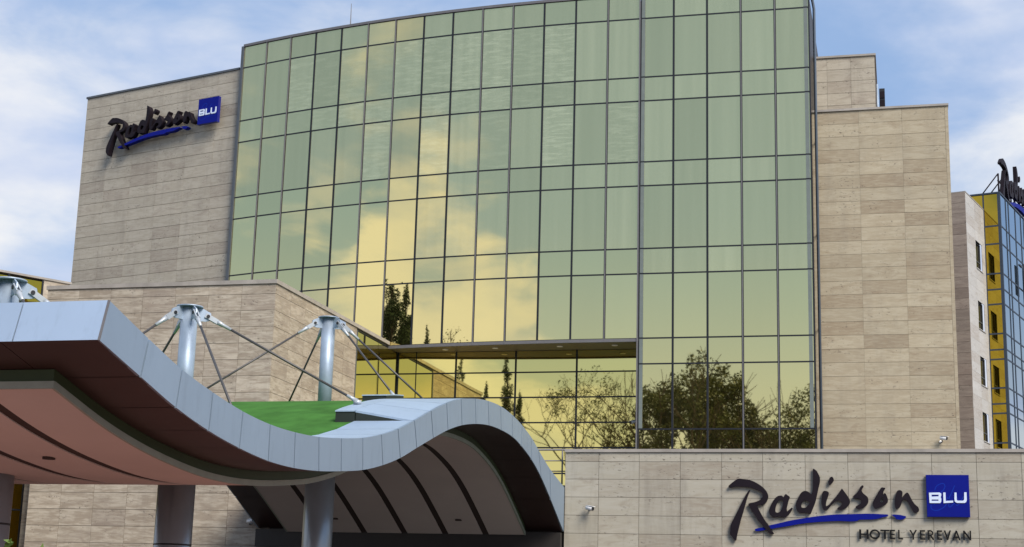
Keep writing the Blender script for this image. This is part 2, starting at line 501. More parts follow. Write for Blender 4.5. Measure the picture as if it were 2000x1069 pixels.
# ------------------------------------------------------------------ ground
struct('ground', MB().box(-1500, 1500, -1500, 1500, -0.6, 0.0), MT['asphalt'])
struct('forecourt_paving', MB().box(-34, -4, 6, 36, -0.3, 0.004), MT['red_paving'])
struct('pavement', MB().box(-60, 40, 2.0, 5.4, -0.3, 0.12), MT['paving'])
# terrace behind the sign wall, level with the podium floor
struct('terrace', MB().box(-21.45, 24.0, 50.75, 66.0, 5.4, 6.0), MT['paving'])

# ------------------------------------------------------------------ main hotel building
CUR = [(-10.43, 62.0), (-11.88, 62.0), (-13.325, 62.0), (-14.769, 62.043), (-16.213, 62.115), (-17.654, 62.222), (-19.092, 62.363), (-20.526, 62.539), (-21.956, 62.75), (-23.38, 62.995), (-24.797, 63.274), (-26.208, 63.587), (-27.611, 63.934), (-29.005, 64.315), (-30.389, 64.729)]
FLAT = [(-10.43+1.4424*i, 62.0) for i in range(6)]          # ends at x = -3.218
hotel = thing('hotel_building', 'large hotel with curved gold mirror glass front and pale stone wings', 'hotel', (-17, 66, 0))
ZC = [28.34, 27.255, 24.549, 23.468, 20.727, 19.665, 16.918, 15.831, 13.06]
ZF = ZC[:8] + [13.077, 11.996, 9.285, 8.2, 6.0]

# core behind the glass and roof
core = MB()
for (xa, ya), (xb, yb) in zip(CUR[:-1], CUR[1:]):
    core.hexa([(xa, ya+0.30, 13.3), (xa, 82, 13.3), (xb, 82, 13.3), (xb, yb+0.30, 13.3), (xa, ya+0.30, 28.2), (xa, 82, 28.2), (xb, 82, 28.2), (xb, yb+0.30, 28.2)])
core.box(-10.43, -3.26, 62.30, 82, 6.0, 28.2)
core.box(-30.2, -10.43, 64.40, 82, 0.0, 13.05)
part('core', core, MT['dark_wall'], hotel)

pane_cache = {}
def pane_mesh(w, h, mat):
    k = (round(w, 3), round(h, 3), mat.name)
    if k not in pane_cache:
        pane_cache[k] = MB().box(-w/2, w/2, -0.012, 0.012, -h/2, h/2).mesh('glass_pane', mat)
    return pane_cache[k]
rp = random.Random(11)
def pane(parent, a, b, z1, z0, mat, inset=0.03, tilt=0.0019, zi=0.033, name='glass_pane', back=0.0):
    """glass pane between plan points a (right) and b (left), top z1, bottom z0; front towards -y"""
    ax, ay = a; bx, by = b
    L = math.hypot(ax-bx, ay-by)
    ang = math.atan2(ay-by, ax-bx)
    nx, ny = (ay-by)/L, -(ax-bx)/L
    loc = ((ax+bx)/2-nx*(0.012+back), (ay+by)/2-ny*(0.012+back), (z0+z1)/2)
    return place(name, pane_mesh(L-2*inset, z1-z0-2*zi, mat), parent, loc,
                 (rp.gauss(0, tilt*0.6), 0, ang+rp.gauss(0, tilt)))

fr = MB()                                   # black gasket grid of the curved wall and its back plates
def bar_h(mb, a, b, z, h=0.062, out=0.012, deep=0.10):
    ax, ay = a; bx, by = b; L = math.hypot(ax-bx, ay-by); nx, ny = (ay-by)/L, -(ax-bx)/L
    mb.obox((bx-nx*deep, by-ny*deep, z-h/2), (ax-bx, ay-by, 0), (nx*(deep+out), ny*(deep+out), 0), (0, 0, h))
def bar_v(mb, p, nrm, z0, z1, w=0.06, out=0.02, deep=0.10):
    nx, ny = nrm; tx, ty = -ny, nx
    mb.obox((p[0]-tx*w/2-nx*deep, p[1]-ty*w/2-ny*deep, z0), (tx*w, ty*w, 0), (nx*(deep+out), ny*(deep+out), 0), (0, 0, z1-z0))
cnorm = []
for i, p in enumerate(CUR):
    q0, q1 = CUR[max(i-1, 0)], CUR[min(i+1, 14)]
    t = (q0[0]-q1[0], q0[1]-q1[1]); L = math.hypot(*t); cnorm.append((t[1]/L, -t[0]/L))
for (a, b) in zip(CUR[:-1], CUR[1:]):
    for z in ZC[1:-1]: bar_h(fr, a, b, z)
for (b, a) in zip(FLAT[:-1], FLAT[1:]):
    for z in ZF[1:-1]: bar_h(fr, a, b, z)
BLACK_C = {3, 4, 7, 8, 11, 12}              # mullions with a black recessed joint (counted from the flat part)
kinds = {1: 'g', 2: 'k', 3: 'k', 4: 'g', 5: 'g', 6: 'k', 7: 'k', 8: 'g', 9: 'g', 10: 'k', 11: 'k', 12: 'g', 13: 'g'}
for i in range(1, 14):
    if kinds[i] == 'k': bar_v(fr, CUR[i], cnorm[i], ZC[-1], ZC[0], 0.082, 0.024)
    else: bar_v(fr, CUR[i], cnorm[i], ZC[-1], ZC[0], 0.10, 0.006)
for i in (1, 2): bar_v(fr, FLAT[i], (0, -1), ZF[-1], ZF[0], 0.085, 0.024)
for i in (3, 4): bar_v(fr, FLAT[i], (0, -1), ZF[-1], ZF[0], 0.10, 0.006)
bar_v(fr, (FLAT[5][0]-0.01, 62.0), (0, -1), ZF[-1], ZF[0], 0.06, 0.03)
bar_v(fr, (CUR[0][0]+0.03, 62.0), (0, -1), ZF[-1], ZF[0], 0.06, 0.02)
cw = part('curtain_wall', fr, MT['gasket'], hotel)
for i in range(1, 14):
    if kinds[i] == 'g':
        m = MB()
        bar_v(m, CUR[i], cnorm[i], ZC[-1]-0.09, ZC[0]+0.02, 0.042, 0.055, -0.009)
        part('aluminium_mullion', m, MT['alu'], cw)
for i in (3, 4):
    m = MB(); bar_v(m, FLAT[i], (0, -1), ZF[-1], ZF[0]+0.02, 0.042, 0.055, -0.009)
    part('aluminium_mullion', m, MT['alu'], cw)
m = MB(); bar_v(m, (CUR[0][0]-0.035, 62.0), (0, -1), 6.0, ZF[0]+0.02, 0.055, 0.09, -0.022)
part('aluminium_mullion', m, MT['alu'], cw)
m = MB(); bar_v(m, (CUR[14][0]-0.05, CUR[14][1]+0.01), cnorm[14], ZC[-1], ZC[0]+0.03, 0.16, 0.05, 0.3)
part('edge_mullion', m, MT['alu_dark'], cw)
for c in range(14):
    for r in range(8):
        blind = (r in (1, 2) and 2 <= c <= 11) or (r == 3 and c < 9 and c % 2 == 0)
        pane(cw, CUR[c], CUR[c+1], ZC[r], ZC[r+1], MT['gold_glass_blind'] if blind else MT['gold_glass_clear'] if r > 5 or (r > 3 and c > 6) else MT['gold_glass'], inset=0.03 + 0.002)
for c in range(5):
    for r in range(12):
        pane(cw, FLAT[c+1], FLAT[c], ZF[r], ZF[r+1], MT['gold_glass'] if r < 7 else MT['gold_glass_clear'], inset=0.032)
# pale blue-grey strips in the two outer columns of the flat part
for x in (FLAT[0][0]+0.12, FLAT[5][0]-0.15):
    m = MB()
    for r in range(10):
        m.box(x-0.075, x+0.075, 61.975, 61.992, ZF[r+1]+0.03, ZF[r]-0.03)
    part('edge_strip', m, MT['edge_strip'], cw)
# coping over the glass
cp = MB()
for (a, b) in list(zip(CUR[:-1], CUR[1:])):
    bar_h(cp, a, b, ZC[0]+0.06, 0.12, 0.06, 0.5)
cp.box(-10.43, -3.13, 61.94, 62.5, ZC[0], ZC[0]+0.12)
part('roof_coping', cp, MT['alu'], hotel)
# soffit over the recessed storey, bottom trim of the curved glass
tr = MB()
for (a, b) in zip(CUR[:-1], CUR[1:]): bar_h(tr, a, b, 13.0, 0.13, 0.05, 0.12)
part('bottom_trim', tr, MT['alu'], hotel)
so = MB()
for (a, b) in zip(CUR[:-1], CUR[1:]):
    so.hexa([(a[0], a[1]+0.12, 12.99), (b[0], b[1]+0.12, 12.99), (b[0], 66.0, 12.99), (a[0], 66.0, 12.99), (a[0], a[1]+0.12, 13.04), (b[0], b[1]+0.12, 13.04), (b[0], 66.0, 13.04), (a[0], 66.0, 13.04)])
sof = part('soffit', so, MT['soffit'], hotel)
for x, y in ((-19.2, 63.35), (-16.9, 63.2), (-14.0, 63.05), (-11.6, 63.0)):
    m = MB().tube([(x, y, 12.965), (x, y, 12.992)], 0.13, 16)
    part('downlight', m, MT['white'], sof)
# recessed glass wall under the soffit
RX = [-10.72, -13.44, -16.16, -18.88, -21.57, -24.3, -27.0]
RZ = [13.0, 12.03, 10.93, 9.83, 8.75, 7.65, 6.0]
rf = MB()
for z in RZ[1:-1]: rf.box(RX[-1], RX[0], 63.98, 64.08, z-0.03, z+0.03)
for x in RX[1:]: rf.box(x-0.04, x+0.04, 63.975, 64.08, 6.0, 12.99)
for x in (-22.5, -20.72): rf.box(x-0.018, x+0.018, 63.978, 64.06, 6.0, 12.99)
rf.box(-10.75, -10.46, 63.97, 64.08, 6.0, 12.99)
rw = part('recessed_glass_wall', rf, MT['gasket'], hotel)
rx2 = sorted(RX + [-22.5, -20.72], reverse=True)
for c in range(len(rx2)-1):
    for r in range(6):
        pane(rw, (rx2[c], 64.0), (rx2[c+1], 64.0), RZ[r], RZ[r+1], MT['gold_low'], inset=0.02, tilt=0.0006)
part('reveal_wall', MB().box(-10.46, -10.40, 62.11, 64.2, 6.0, 13.0), MT['alu_dark'], hotel)

# right stone wing
rj_z = [22.80] + [22.80-0.565*i for i in range(1, 30)]
rj_s = [0.0, 1.73, 3.49, 5.22]
part('stone_wall', MB().box(-3.35, 2.20, 62.832, 80.0, 6.0, 22.80), MT['joint'], hotel, label='right stone wing wall beside the glass front')
wing = bpy.context.scene.objects['stone_wall']
slab_wall(wing, (-3.02, 62.80), (1, 0), rj_s, rj_z, MT['stone_main'], 0.011)
m = MB().box(-3.22, -3.03, 62.80, 62.83, 6.0, 22.80); part('stone_pilaster', m, MT['stone_main'], wing)
m = MB().box(2.205, 2.335, 62.80, 80.0, 6.0, 22.80); part('corner_trim', m, MT['stone_main'], wing)
part('coping', MB().box(-3.22, 2.36, 62.74, 80.0, 22.80, 22.89), MT['coping'], wing)
ub = part('stone_wall', MB().box(-3.3, -0.60, 66.032, 78.0, 22.0, 26.40), MT['joint'], hotel, label='small upper stone block on the right roof')
slab_wall(ub, (-3.70, 66.0), (1, 0), [0.0, 1.02, 2.06, 3.10], [26.40-0.56*i for i in range(0, 7)], MT['stone_wing'], 0.014)
part('coping', MB().box(-3.7, -0.54, 65.94, 78.0, 26.40, 26.49), MT['coping'], ub)
# drain pipe between glass and stone
dp = MB().tube([(-3.03, 62.45, 6.0), (-3.03, 62.45, 27.35), (-3.12, 62.25, 27.9), (-3.20, 62.1, 28.25)], 0.062, 10)
dpo = part('drain_pipe', dp, MT['pipe'], hotel)
for z in (9.5, 13.5, 17.5, 21.5):
    part('pipe_bracket', MB().box(-3.05, -3.01, 62.44, 62.79, z, z+0.04), MT['pipe'], dpo)

# left stone wing, turned away from the street
LA, LB = (-30.57, 64.96), (-40.43, 67.73)
LL = math.hypot(LA[0]-LB[0], LA[1]-LB[1]); LT = ((LA[0]-LB[0])/LL, (LA[1]-LB[1])/LL); LN = (LT[1], -LT[0])
m = MB()
m.hexa([(LB[0]-LN[0]*.032, LB[1]-LN[1]*.032, 0), (LA[0]-LN[0]*.032, LA[1]-LN[1]*.032, 0), (LA[0]-LN[0]*14, LA[1]-LN[1]*14, 0), (LB[0]-LN[0]*14, LB[1]-LN[1]*14, 0),
        (LB[0]-LN[0]*.032, LB[1]-LN[1]*.032, 27.3), (LA[0]-LN[0]*.032, LA[1]-LN[1]*.032, 27.3), (LA[0]-LN[0]*14, LA[1]-LN[1]*14, 27.3), (LB[0]-LN[0]*14, LB[1]-LN[1]*14, 27.3)])
lw = part('stone_wall', m, MT['joint'], hotel, label='left stone wing wall carrying the script sign')
ls = [0.0, 1.72, 3.48, 5.25, 7.02, 8.80, LL]
lz = [27.3-0.575*i for i in range(0, 23)]
slab_wall(lw, LB, LT, ls, lz, MT['stone_wing'], 0.018)
slab_stuff(lw, LB, LT, ls, [lz[-1]-0.575*i for i in range(0, 26)], MT['stone_wing'], 0.02)
m = MB(); m.obox((LB[0]+LN[0]*.05-LT[0]*.05, LB[1]+LN[1]*.05-LT[1]*.05, 27.3), (LT[0]*(LL-.05), LT[1]*(LL-.05), 0), (-LN[0]*.6, -LN[1]*.6, 0), (0, 0, 0.10))
part('coping', m, MT['alu_dark'], lw)

# ------------------------------------------------------------------ stone podium block
annex = thing('stone_annex', 'low travertine block standing in front of the left end of the glass', 'building', (-26, 56, 0))
AX0, AX1, AY0 = -30.75, -21.59, 49.98
bk = MB()
bk.box(AX0+0.03, AX1-0.032, AY0+0.032, 58.56, 0.0, 13.0)
ab = part('stone_wall', bk, MT['joint'], annex)
az_ = [12.73-0.595*i for i in range(0, 17)]
as_ = lin(0, AX1-AX0-0.002, 7)
slab_wall(ab, (AX0, AY0), (1, 0), as_, az_, MT['stone_annex'], 0.014, vj=0.8)
slab_stuff(ab, (AX0, AY0), (1, 0), as_, [az_[-1]-0.595*i for i in range(0, 6)], MT['stone_annex'])
slab_wall(ab, (AX0, AY0), (1, 0), as_, [13.10, 12.73], MT['stone_annex'], 0.014)
ar_s = lin(0.03, 58.58-AY0, 6)
slab_wall(ab, (AX1, AY0), (0, 1), ar_s, az_[:13], MT['stone_annex'], 0.014)
slab_wall(ab, (AX1, AY0), (0, 1), ar_s, [13.10, 12.73], MT['stone_annex'], 0.014)
slab_stuff(ab, (AX1, AY0), (0, 1), ar_s, [az_[12]-0.595*i for i in range(0, 10)], MT['stone_annex'])
cpm = MB()
cpm.box(AX0-0.05, AX1+0.05, AY0-0.05, AY0+0.35, 13.10, 13.25)
cpm.box(AX1-0.35, AX1+0.05, AY0+0.352, 62.65, 13.10, 13.25)
cpm.box(AX0+0.05, AX1-0.36, AY0+0.36, 61.0, 13.02, 13.06)
part('coping', cpm, MT['coping'], annex)
part('coping_frame', MB().box(AX1-0.30, AX1-0.02, 58.62, 62.6, 13.0, 13.095), MT['gasket'], annex)
part('jamb', MB().box(AX1-0.2, AX1+0.01, 58.585, 58.70, 6.0, 13.0), MT['alu_dark'], annex)
sg = part('side_glazing', MB().box(AX1-0.08, AX1-0.03, 58.70, 63.9, 6.0, 12.98), MT['gasket'], annex)
for y0, y1 in ((58.70, 61.32), (61.35, 63.93)):
    pane(sg, (AX1-.012, y1), (AX1-.012, y0), 12.99, 6.0, MT['gold_low'], 0.004, 0.0003)

# ------------------------------------------------------------------ sign wall
swall = thing('sign_wall', 'long low pale stone wall carrying a large script sign', 'wall', (-4, 50, 0))
SX0, SX1, SZ = -10.83, 10.0, 7.03
sj = [-10.83, -9.69, -8.34, -6.98, -5.63, -4.31, -2.96, -1.62, -0.32, 0.96, 2.31, 3.65, 4.99, 6.33, 7.67, 9.0, 10.0]
sz = [6.84, 6.14, 5.55, 4.96, 4.36, 3.77, 3.17]
sz = [7.03, 6.72, 6.14, 5.55, 4.955, 4.365, 3.775, 3.18]
sb = part('stone_wall', MB().box(SX0+0.03, SX1, AY0+0.032, 50.70, 0.0, 7.02), MT['joint'], swall)
slab_wall(sb, (0, AY0), (1, 0), sj, sz, MT['stone_sign'], 0.012, vj=1.0)
slab_stuff(sb, (0, AY0), (1, 0), sj, [3.18-0.59*i for i in range(0, 6)], MT['stone_sign'])
slab_wall(sb, (SX0, 50.70), (0, -1), [0.0, 0.68], sz[:4], MT['stone_sign'], 0.012)
part('coping', MB().box(SX0-0.02, SX1, AY0-0.05, 50.75, 7.03, 7.135), MT['coping'], swall)

# ------------------------------------------------------------------ rear wing on the right
rear = thing('rear_hotel_wing', 'distant stone and gold glass wing at the right edge with blue glass flank', 'building', (6, 88, 0))
C1 = (3.90, 85.0); d1 = (0.2726, 0.9621)                 # stone face recedes along d1
d2 = (0.9621, -0.2726)                                   # frontal faces run along d2
SL = 4.28
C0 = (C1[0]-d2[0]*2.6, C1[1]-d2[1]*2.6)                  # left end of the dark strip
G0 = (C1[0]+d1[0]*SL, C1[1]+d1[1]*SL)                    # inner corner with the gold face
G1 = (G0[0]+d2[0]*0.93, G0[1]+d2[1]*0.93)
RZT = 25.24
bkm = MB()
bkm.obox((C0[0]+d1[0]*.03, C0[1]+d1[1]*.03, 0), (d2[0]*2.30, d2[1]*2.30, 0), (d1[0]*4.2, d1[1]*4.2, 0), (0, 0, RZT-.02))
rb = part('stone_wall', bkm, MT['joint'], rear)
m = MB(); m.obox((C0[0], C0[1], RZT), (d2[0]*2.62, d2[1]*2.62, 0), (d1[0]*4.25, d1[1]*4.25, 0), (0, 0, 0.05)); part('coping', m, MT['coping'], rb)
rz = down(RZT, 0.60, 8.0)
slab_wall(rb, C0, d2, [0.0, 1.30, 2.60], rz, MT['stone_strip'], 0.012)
# stone face with windows: slabs are laid round four openings
win = [(2.02, 3.50, z-1.60, z) for z in (22.96, 19.50, 16.36, 13.27)]
srows = []
fc = (C1[0], C1[1])
def face_box(mb, s0, s1, z0, z1, out=0.0, deep=0.03):
    n = (d1[1], -d1[0])
    mb.obox((fc[0]+d1[0]*s0-n[0]*(deep-out), fc[1]+d1[1]*s0-n[1]*(deep-out), z0), (d1[0]*(s1-s0), d1[1]*(s1-s0), 0), (n[0]*deep, n[1]*deep, 0), (0, 0, z1-z0))
edges = [RZT]
for s0, s1, z0, z1 in win: edges += [z1, z0]
edges.append(8.0)
for i in range(len(edges)-1):
    zt, zb = edges[i], edges[i+1]
    n = max(1, round((zt-zb)/0.62))
    zs = lin(zt, zb, n)
    if i % 2 == 0: slab_wall(rb, C1, d1, [0.0, 2.02, 3.50, SL], zs, MT['stone_rear'], 0.006)
    else: slab_wall(rb, C1, d1, [0.0, 2.02, 3.50, SL], zs, MT['stone_rear'], 0.006, skip=lambda a, b: a == 1)
for s0, s1, z0, z1 in win:
    f = MB()
    for a, b, c, d in ((s0+.02, s0+.09, z0, z1), (s1-.09, s1-.02, z0, z1), (s0+.09, s1-.09, z1-.07, z1), (s0+.09, s1-.09, z0, z0+.07), (s0+.09, s1-.09, z0+.48, z0+.54)):
        face_box(f, a, b, c, d, -0.10, 0.06)
    w = part('window', f, MT['alu_dark'], rear)
    g = MB(); face_box(g, s0+.09, s1-.09, z0+.07, z1-.07, -0.13, 0.02)
    part('pane', g, MT['dark_glass'], w)
    g = MB(); face_box(g, s0, s1, z0, z1, -0.16, 0.01); part('reveal', g, MT['black'], w)
    g = MB(); face_box(g, s0+.0, s1, z0-.03, z0+.012, 0.04, 0.20); part('sill', g, MT['stone_rear'], w)
# gold glass return face
gdir = d2
GT = 26.15
gz = [GT, 24.24, 23.18, 21.44, 20.52, 19.66, 17.96, 17.05, 16.50, 14.87, 13.98, 13.44, 11.79, 10.0, 8.0]
gn = (gdir[1], -gdir[0])
GA = G0
gm = MB()
def gbox(mb, s0, s1, z0, z1, out, deep):
    mb.obox((GA[0]+gdir[0]*s0-gn[0]*(deep-out), GA[1]+gdir[1]*s0-gn[1]*(deep-out), z0), (gdir[0]*(s1-s0), gdir[1]*(s1-s0), 0), (gn[0]*deep, gn[1]*deep, 0), (0, 0, z1-z0))
for z in gz[1:-1]: gbox(gm, 0.05, 0.80, z-.045, z+.045, 0.02, 0.1)
gbox(gm, -0.03, 0.05, 8.0, GT, 0.025, 0.1)
gbox(gm, -2.0, 0.95, GT, GT+0.09, 0.04, 0.5)
gbox(gm, 0.80, 0.95, 8.0, GT, 0.03, 0.1)
gw = part('gold_glass_face', gm, MT['frame_blue'], rear)
for a, b in ((-2.0, 0.0), (0.02, 0.86)):
    for r in range(len(gz)-1):
        if a < 0 and r > 1: continue
        pane(gw, (GA[0]+gdir[0]*b, GA[1]+gdir[1]*b), (GA[0]+gdir[0]*a, GA[1]+gdir[1]*a), gz[r], gz[r+1], MT['gold_deep'], 0.02, 0.0004)
# body behind gold and blue faces
bb = MB()
bb.obox((GA[0]+d1[0]*.15, GA[1]+d1[1]*.15, 0), (d2[0]*0.80, d2[1]*0.80, 0), (d1[0]*22, d1[1]*22, 0), (0, 0, GT-0.05))
part('core', bb, MT['dark_wall'], rear)
# blue glass flank
bs = [0.0, 1.51, 2.21, 4.00, 5.55, 6.39, 7.9, 9.4, 10.2, 11.9, 13.4, 14.2, 16.0]
bn = (d1[1], -d1[0])
bm_ = MB()
def bbox(mb, s0, s1, z0, z1, out, deep):
    mb.obox((G1[0]+d1[0]*s0-bn[0]*(deep-out), G1[1]+d1[1]*s0-bn[1]*(deep-out), z0), (d1[0]*(s1-s0), d1[1]*(s1-s0), 0), (bn[0]*deep, bn[1]*deep, 0), (0, 0, z1-z0))
for z in gz[1:-1]: bbox(bm_, 0.1, 16.0, z-.04, z+.04, 0.02, 0.08)
for s in bs[1:]: bbox(bm_, s-.045, s+.045, 8.0, GT, 0.03, 0.08)
bbox(bm_, -0.02, 16.0, GT, GT+.10, 0.04, 0.4)
bbox(bm_, 0.0, 0.12, 8.0, GT, 0.03, 0.08)
bw = part('blue_glass_face', bm_, MT['frame_blue'], rear)
for i in range(len(bs)-1):
    for r in range(len(gz)-1):
        # pane() wants right/left seen from outside; the flank is seen with s growing to the right
        pane(bw, (G1[0]+d1[0]*bs[i+1], G1[1]+d1[1]*bs[i+1]), (G1[0]+d1[0]*bs[i], G1[1]+d1[1]*bs[i]), gz[r], gz[r+1], MT['blue_glass'], 0.04, 0.0006)
ow = MB()                                   # one vent sash standing open
bbox(ow, 4.55, 5.4, 21.1, 22.9, 0.28, 0.05)
bbox(ow, 4.55, 5.4, 22.85, 22.95, 0.05, 0.02)
part('open_vent', ow, MT['black'], rear)

# ------------------------------------------------------------------ glazed wing at the far left
QA, qd = (-31.07, 52.0), (-0.537, -0.844)
glz = thing('glazed_wing', 'gold glazed wing edge behind the left masthead at the picture border', 'building', (-33, 49, 0))
QL = 7.0
qn = (-qd[1], qd[0])                      # outward, towards the right front
if qn[0] < 0: qn = (-qn[0], -qn[1])
def qbox(mb, s0, s1, z0, z1, out, deep):
    mb.obox((QA[0]+qd[0]*s0-qn[0]*(deep-out), QA[1]+qd[1]*s0-qn[1]*(deep-out), z0), (qd[0]*(s1-s0), qd[1]*(s1-s0), 0), (qn[0]*deep, qn[1]*deep, 0), (0, 0, z1-z0))
m = MB(); qbox(m, 0.0, QL, 0.0, 13.70, -0.10, 5.0); part('core', m, MT['dark_wall'], glz)
m = MB(); qbox(m, 0.0, 1.10, 0.0, 13.76, 0.0, 0.09); part('stone_pier', m, MT['stone_annex'], glz)
m = MB(); qbox(m, -0.05, QL, 13.76, 13.84, 0.05, 0.5); part('coping', m, MT['coping'], glz)
qz = [13.70, 12.62, 9.9, 8.8, 6.1, 5.0, 2.3, 0.3]; qs = [1.12, 2.5, 3.95, 5.4, 6.9]
m = MB()
for z in qz[1:-1]: qbox(m, qs[0], qs[-1], z-.03, z+.03, 0.015, 0.08)
for s in qs: qbox(m, s-.035, s+.035, 0.0, 13.72, 0.02, 0.08)
qw = part('gold_glass_face', m, MT['gasket'], glz)
for i in range(len(qs)-1):
    for r in range(len(qz)-1):
        pane(qw, (QA[0]+qd[0]*qs[i], QA[1]+qd[1]*qs[i]), (QA[0]+qd[0]*qs[i+1], QA[1]+qd[1]*qs[i+1]), qz[r], qz[r+1], MT['gold_deep'], 0.03, 0.0006)

# ------------------------------------------------------------------ wave canopy
TOP = [(19.21, 5.843), (20.47, 5.501), (21.62, 5.221), (22.78, 5.043), (24.0, 4.885), (25.19, 4.816), (26.37, 4.822), (27.57, 4.877), (28.8, 5.002), (30.05, 5.149), (31.22, 5.361), (32.33, 5.611), (33.49, 5.954), (34.75, 6.366), (36.01, 6.732), (37.28, 7.021), (38.63, 7.227), (39.91, 7.35), (41.28, 7.396), (42.61, 7.327), (43.84, 7.179), (45.09, 6.94), (46.05, 6.703), (47.68, 6.246), (49.93, 5.85)]
BOT = [(19.02, 5.239), (20.31, 4.913), (21.51, 4.613), (22.72, 4.403), (23.95, 4.262), (25.2, 4.168), (26.41, 4.166), (27.66, 4.235), (28.87, 4.352), (30.14, 4.49), (31.4, 4.724), (32.57, 4.996), (33.74, 5.36), (35.0, 5.751), (36.21, 6.1), (37.44, 6.372), (38.76, 6.575), (40.08, 6.706), (41.41, 6.74), (42.72, 6.711), (43.79, 6.581), (45.15, 6.313), (46.48, 5.913), (47.89, 5.382), (49.93, 4.40)]
CX0, CX1 = -21.70, -10.83
def smooth_z(L):
    a = np.array(L); z = a[:, 1].copy()
    for _ in range(2): z[1:-1] = z[1:-1]*0.6 + 0.2*(z[:-2]+z[2:])
    return list(zip(a[:, 0].tolist(), (0.5*z+0.5*a[:, 1]).tolist()))
TOP, BOT = smooth_z(TOP), smooth_z(BOT)
def cat(P, i, t):
    p0, p1, p2, p3 = (P[max(0, min(len(P)-1, k))] for k in (i-1, i, i+1, i+2))
    return tuple(0.5*((2*b) + (-a+c)*t + (2*a-5*b+4*c-d)*t*t + (-a+3*b-3*c+d)*t**3) for a, b, c, d in zip(p0, p1, p2, p3))
def fine(P, n=4):
    out = [cat(P, i, k/n) for i in range(len(P)-1) for k in range(n)]
    return out + [P[-1]]
FT, FB = fine(TOP), fine(BOT)
_ty, _tz = np.array(FT).T; _by, _bz = np.array(FB).T
def ztop(y): return float(np.interp(y, _ty, _tz))
def zbot(y): return float(np.interp(y, _by, _bz))
canopy = thing('wave_canopy', 'wave shaped entrance canopy with silver panelled edge and green roof', 'canopy', (-16.27, 34.5, 0))
NP = len(TOP)-1
g = 0.021
def edge_panel(x_out, x_in, name, i):
    m = MB(); n = 4
    ts = [g/1.2] + [k/n for k in range(1, n)] + [1-g/1.2]
    P = [(cat(TOP, i, t), cat(BOT, i, t)) for t in ts]
    for (t0, b0), (t1, b1) in zip(P[:-1], P[1:]):
        m.quad((x_out, *b0), (x_out, *b1), (x_out, *t1), (x_out, *t0), True)
        m.quad((x_in, *b1), (x_in, *b0), (x_in, *t0), (x_in, *t1))
        m.quad((x_out, *t0), (x_out, *t1), (x_in, *t1), (x_in, *t0))
        m.quad((x_out, *b1), (x_out, *b0), (x_in, *b0), (x_in, *b1))
    (t0, b0), (t1, b1) = P[0], P[-1]
    m.quad((x_out, *b0), (x_out, *t0), (x_in, *t0), (x_in, *b0)); m.quad((x_out, *t1), (x_out, *b1), (x_in, *b1), (x_in, *t1))
    return part(name, m, MT['panel'], canopy)
for i in range(NP):
    edge_panel(CX1, CX1-0.05, 'edge_panel', i)
    edge_panel(CX0, CX0+0.05, 'edge_panel', i)
# dark carcass between the skins (shows only in the joints)
m = MB()
yy = np.linspace(19.34, 49.9, 90)
def band(m, x0, x1, fz0, fz1, ys):
    for a, b in zip(ys[:-1], ys[1:]):
        m.hexa([(x0, a, fz0(a)), (x1, a, fz0(a)), (x1, b, fz0(b)), (x0, b, fz0(b)), (x0, a, fz1(a)), (x1, a, fz1(a)), (x1, b, fz1(b)), (x0, b, fz1(b))])
band(m, CX0+0.06, CX1-0.06, lambda y: zbot(y)+0.07, lambda y: ztop(y)-0.07, yy)
part('carcass', m, MT['black'], canopy)
# near end panels; their skylit brightness is painted into the paler colour
xs = [CX1 - 1.36*k for k in range(8)] + [CX0]
t0, b0 = TOP[0], BOT[0]
for a, b in zip(xs[:-1], xs[1:]):
    m = MB(); x1, x0 = a-(0.02 if a == CX1 else 0.011), b+0.011
    m.hexa([(x0, b0[0]-.012, b0[1]), (x1, b0[0]-.012, b0[1]), (x1, b0[0]+.05, b0[1]), (x0, b0[0]+.05, b0[1]), (x0, t0[0]-.012, t0[1]), (x1, t0[0]-.012, t0[1]), (x1, t0[0]+.05, t0[1]), (x0, t0[0]+.05, t0[1])])
    part('end_panel', m, MT['panel_top'], canopy)
m = MB()
m.hexa([(CX1-.016, b0[0]-.016, b0[1]-.004), (CX1+.006, b0[0]-.016, b0[1]-.004), (CX1+.006, b0[0]+.02, b0[1]-.004), (CX1-.016, b0[0]+.02, b0[1]-.004), (CX1-.016, t0[0]-.016, t0[1]+.004), (CX1+.006, t0[0]-.016, t0[1]+.004), (CX1+.006, t0[0]+.02, t0[1]+.004), (CX1-.016, t0[0]+.02, t0[1]+.004)])
part('corner_trim', m, MT['alu'], canopy)
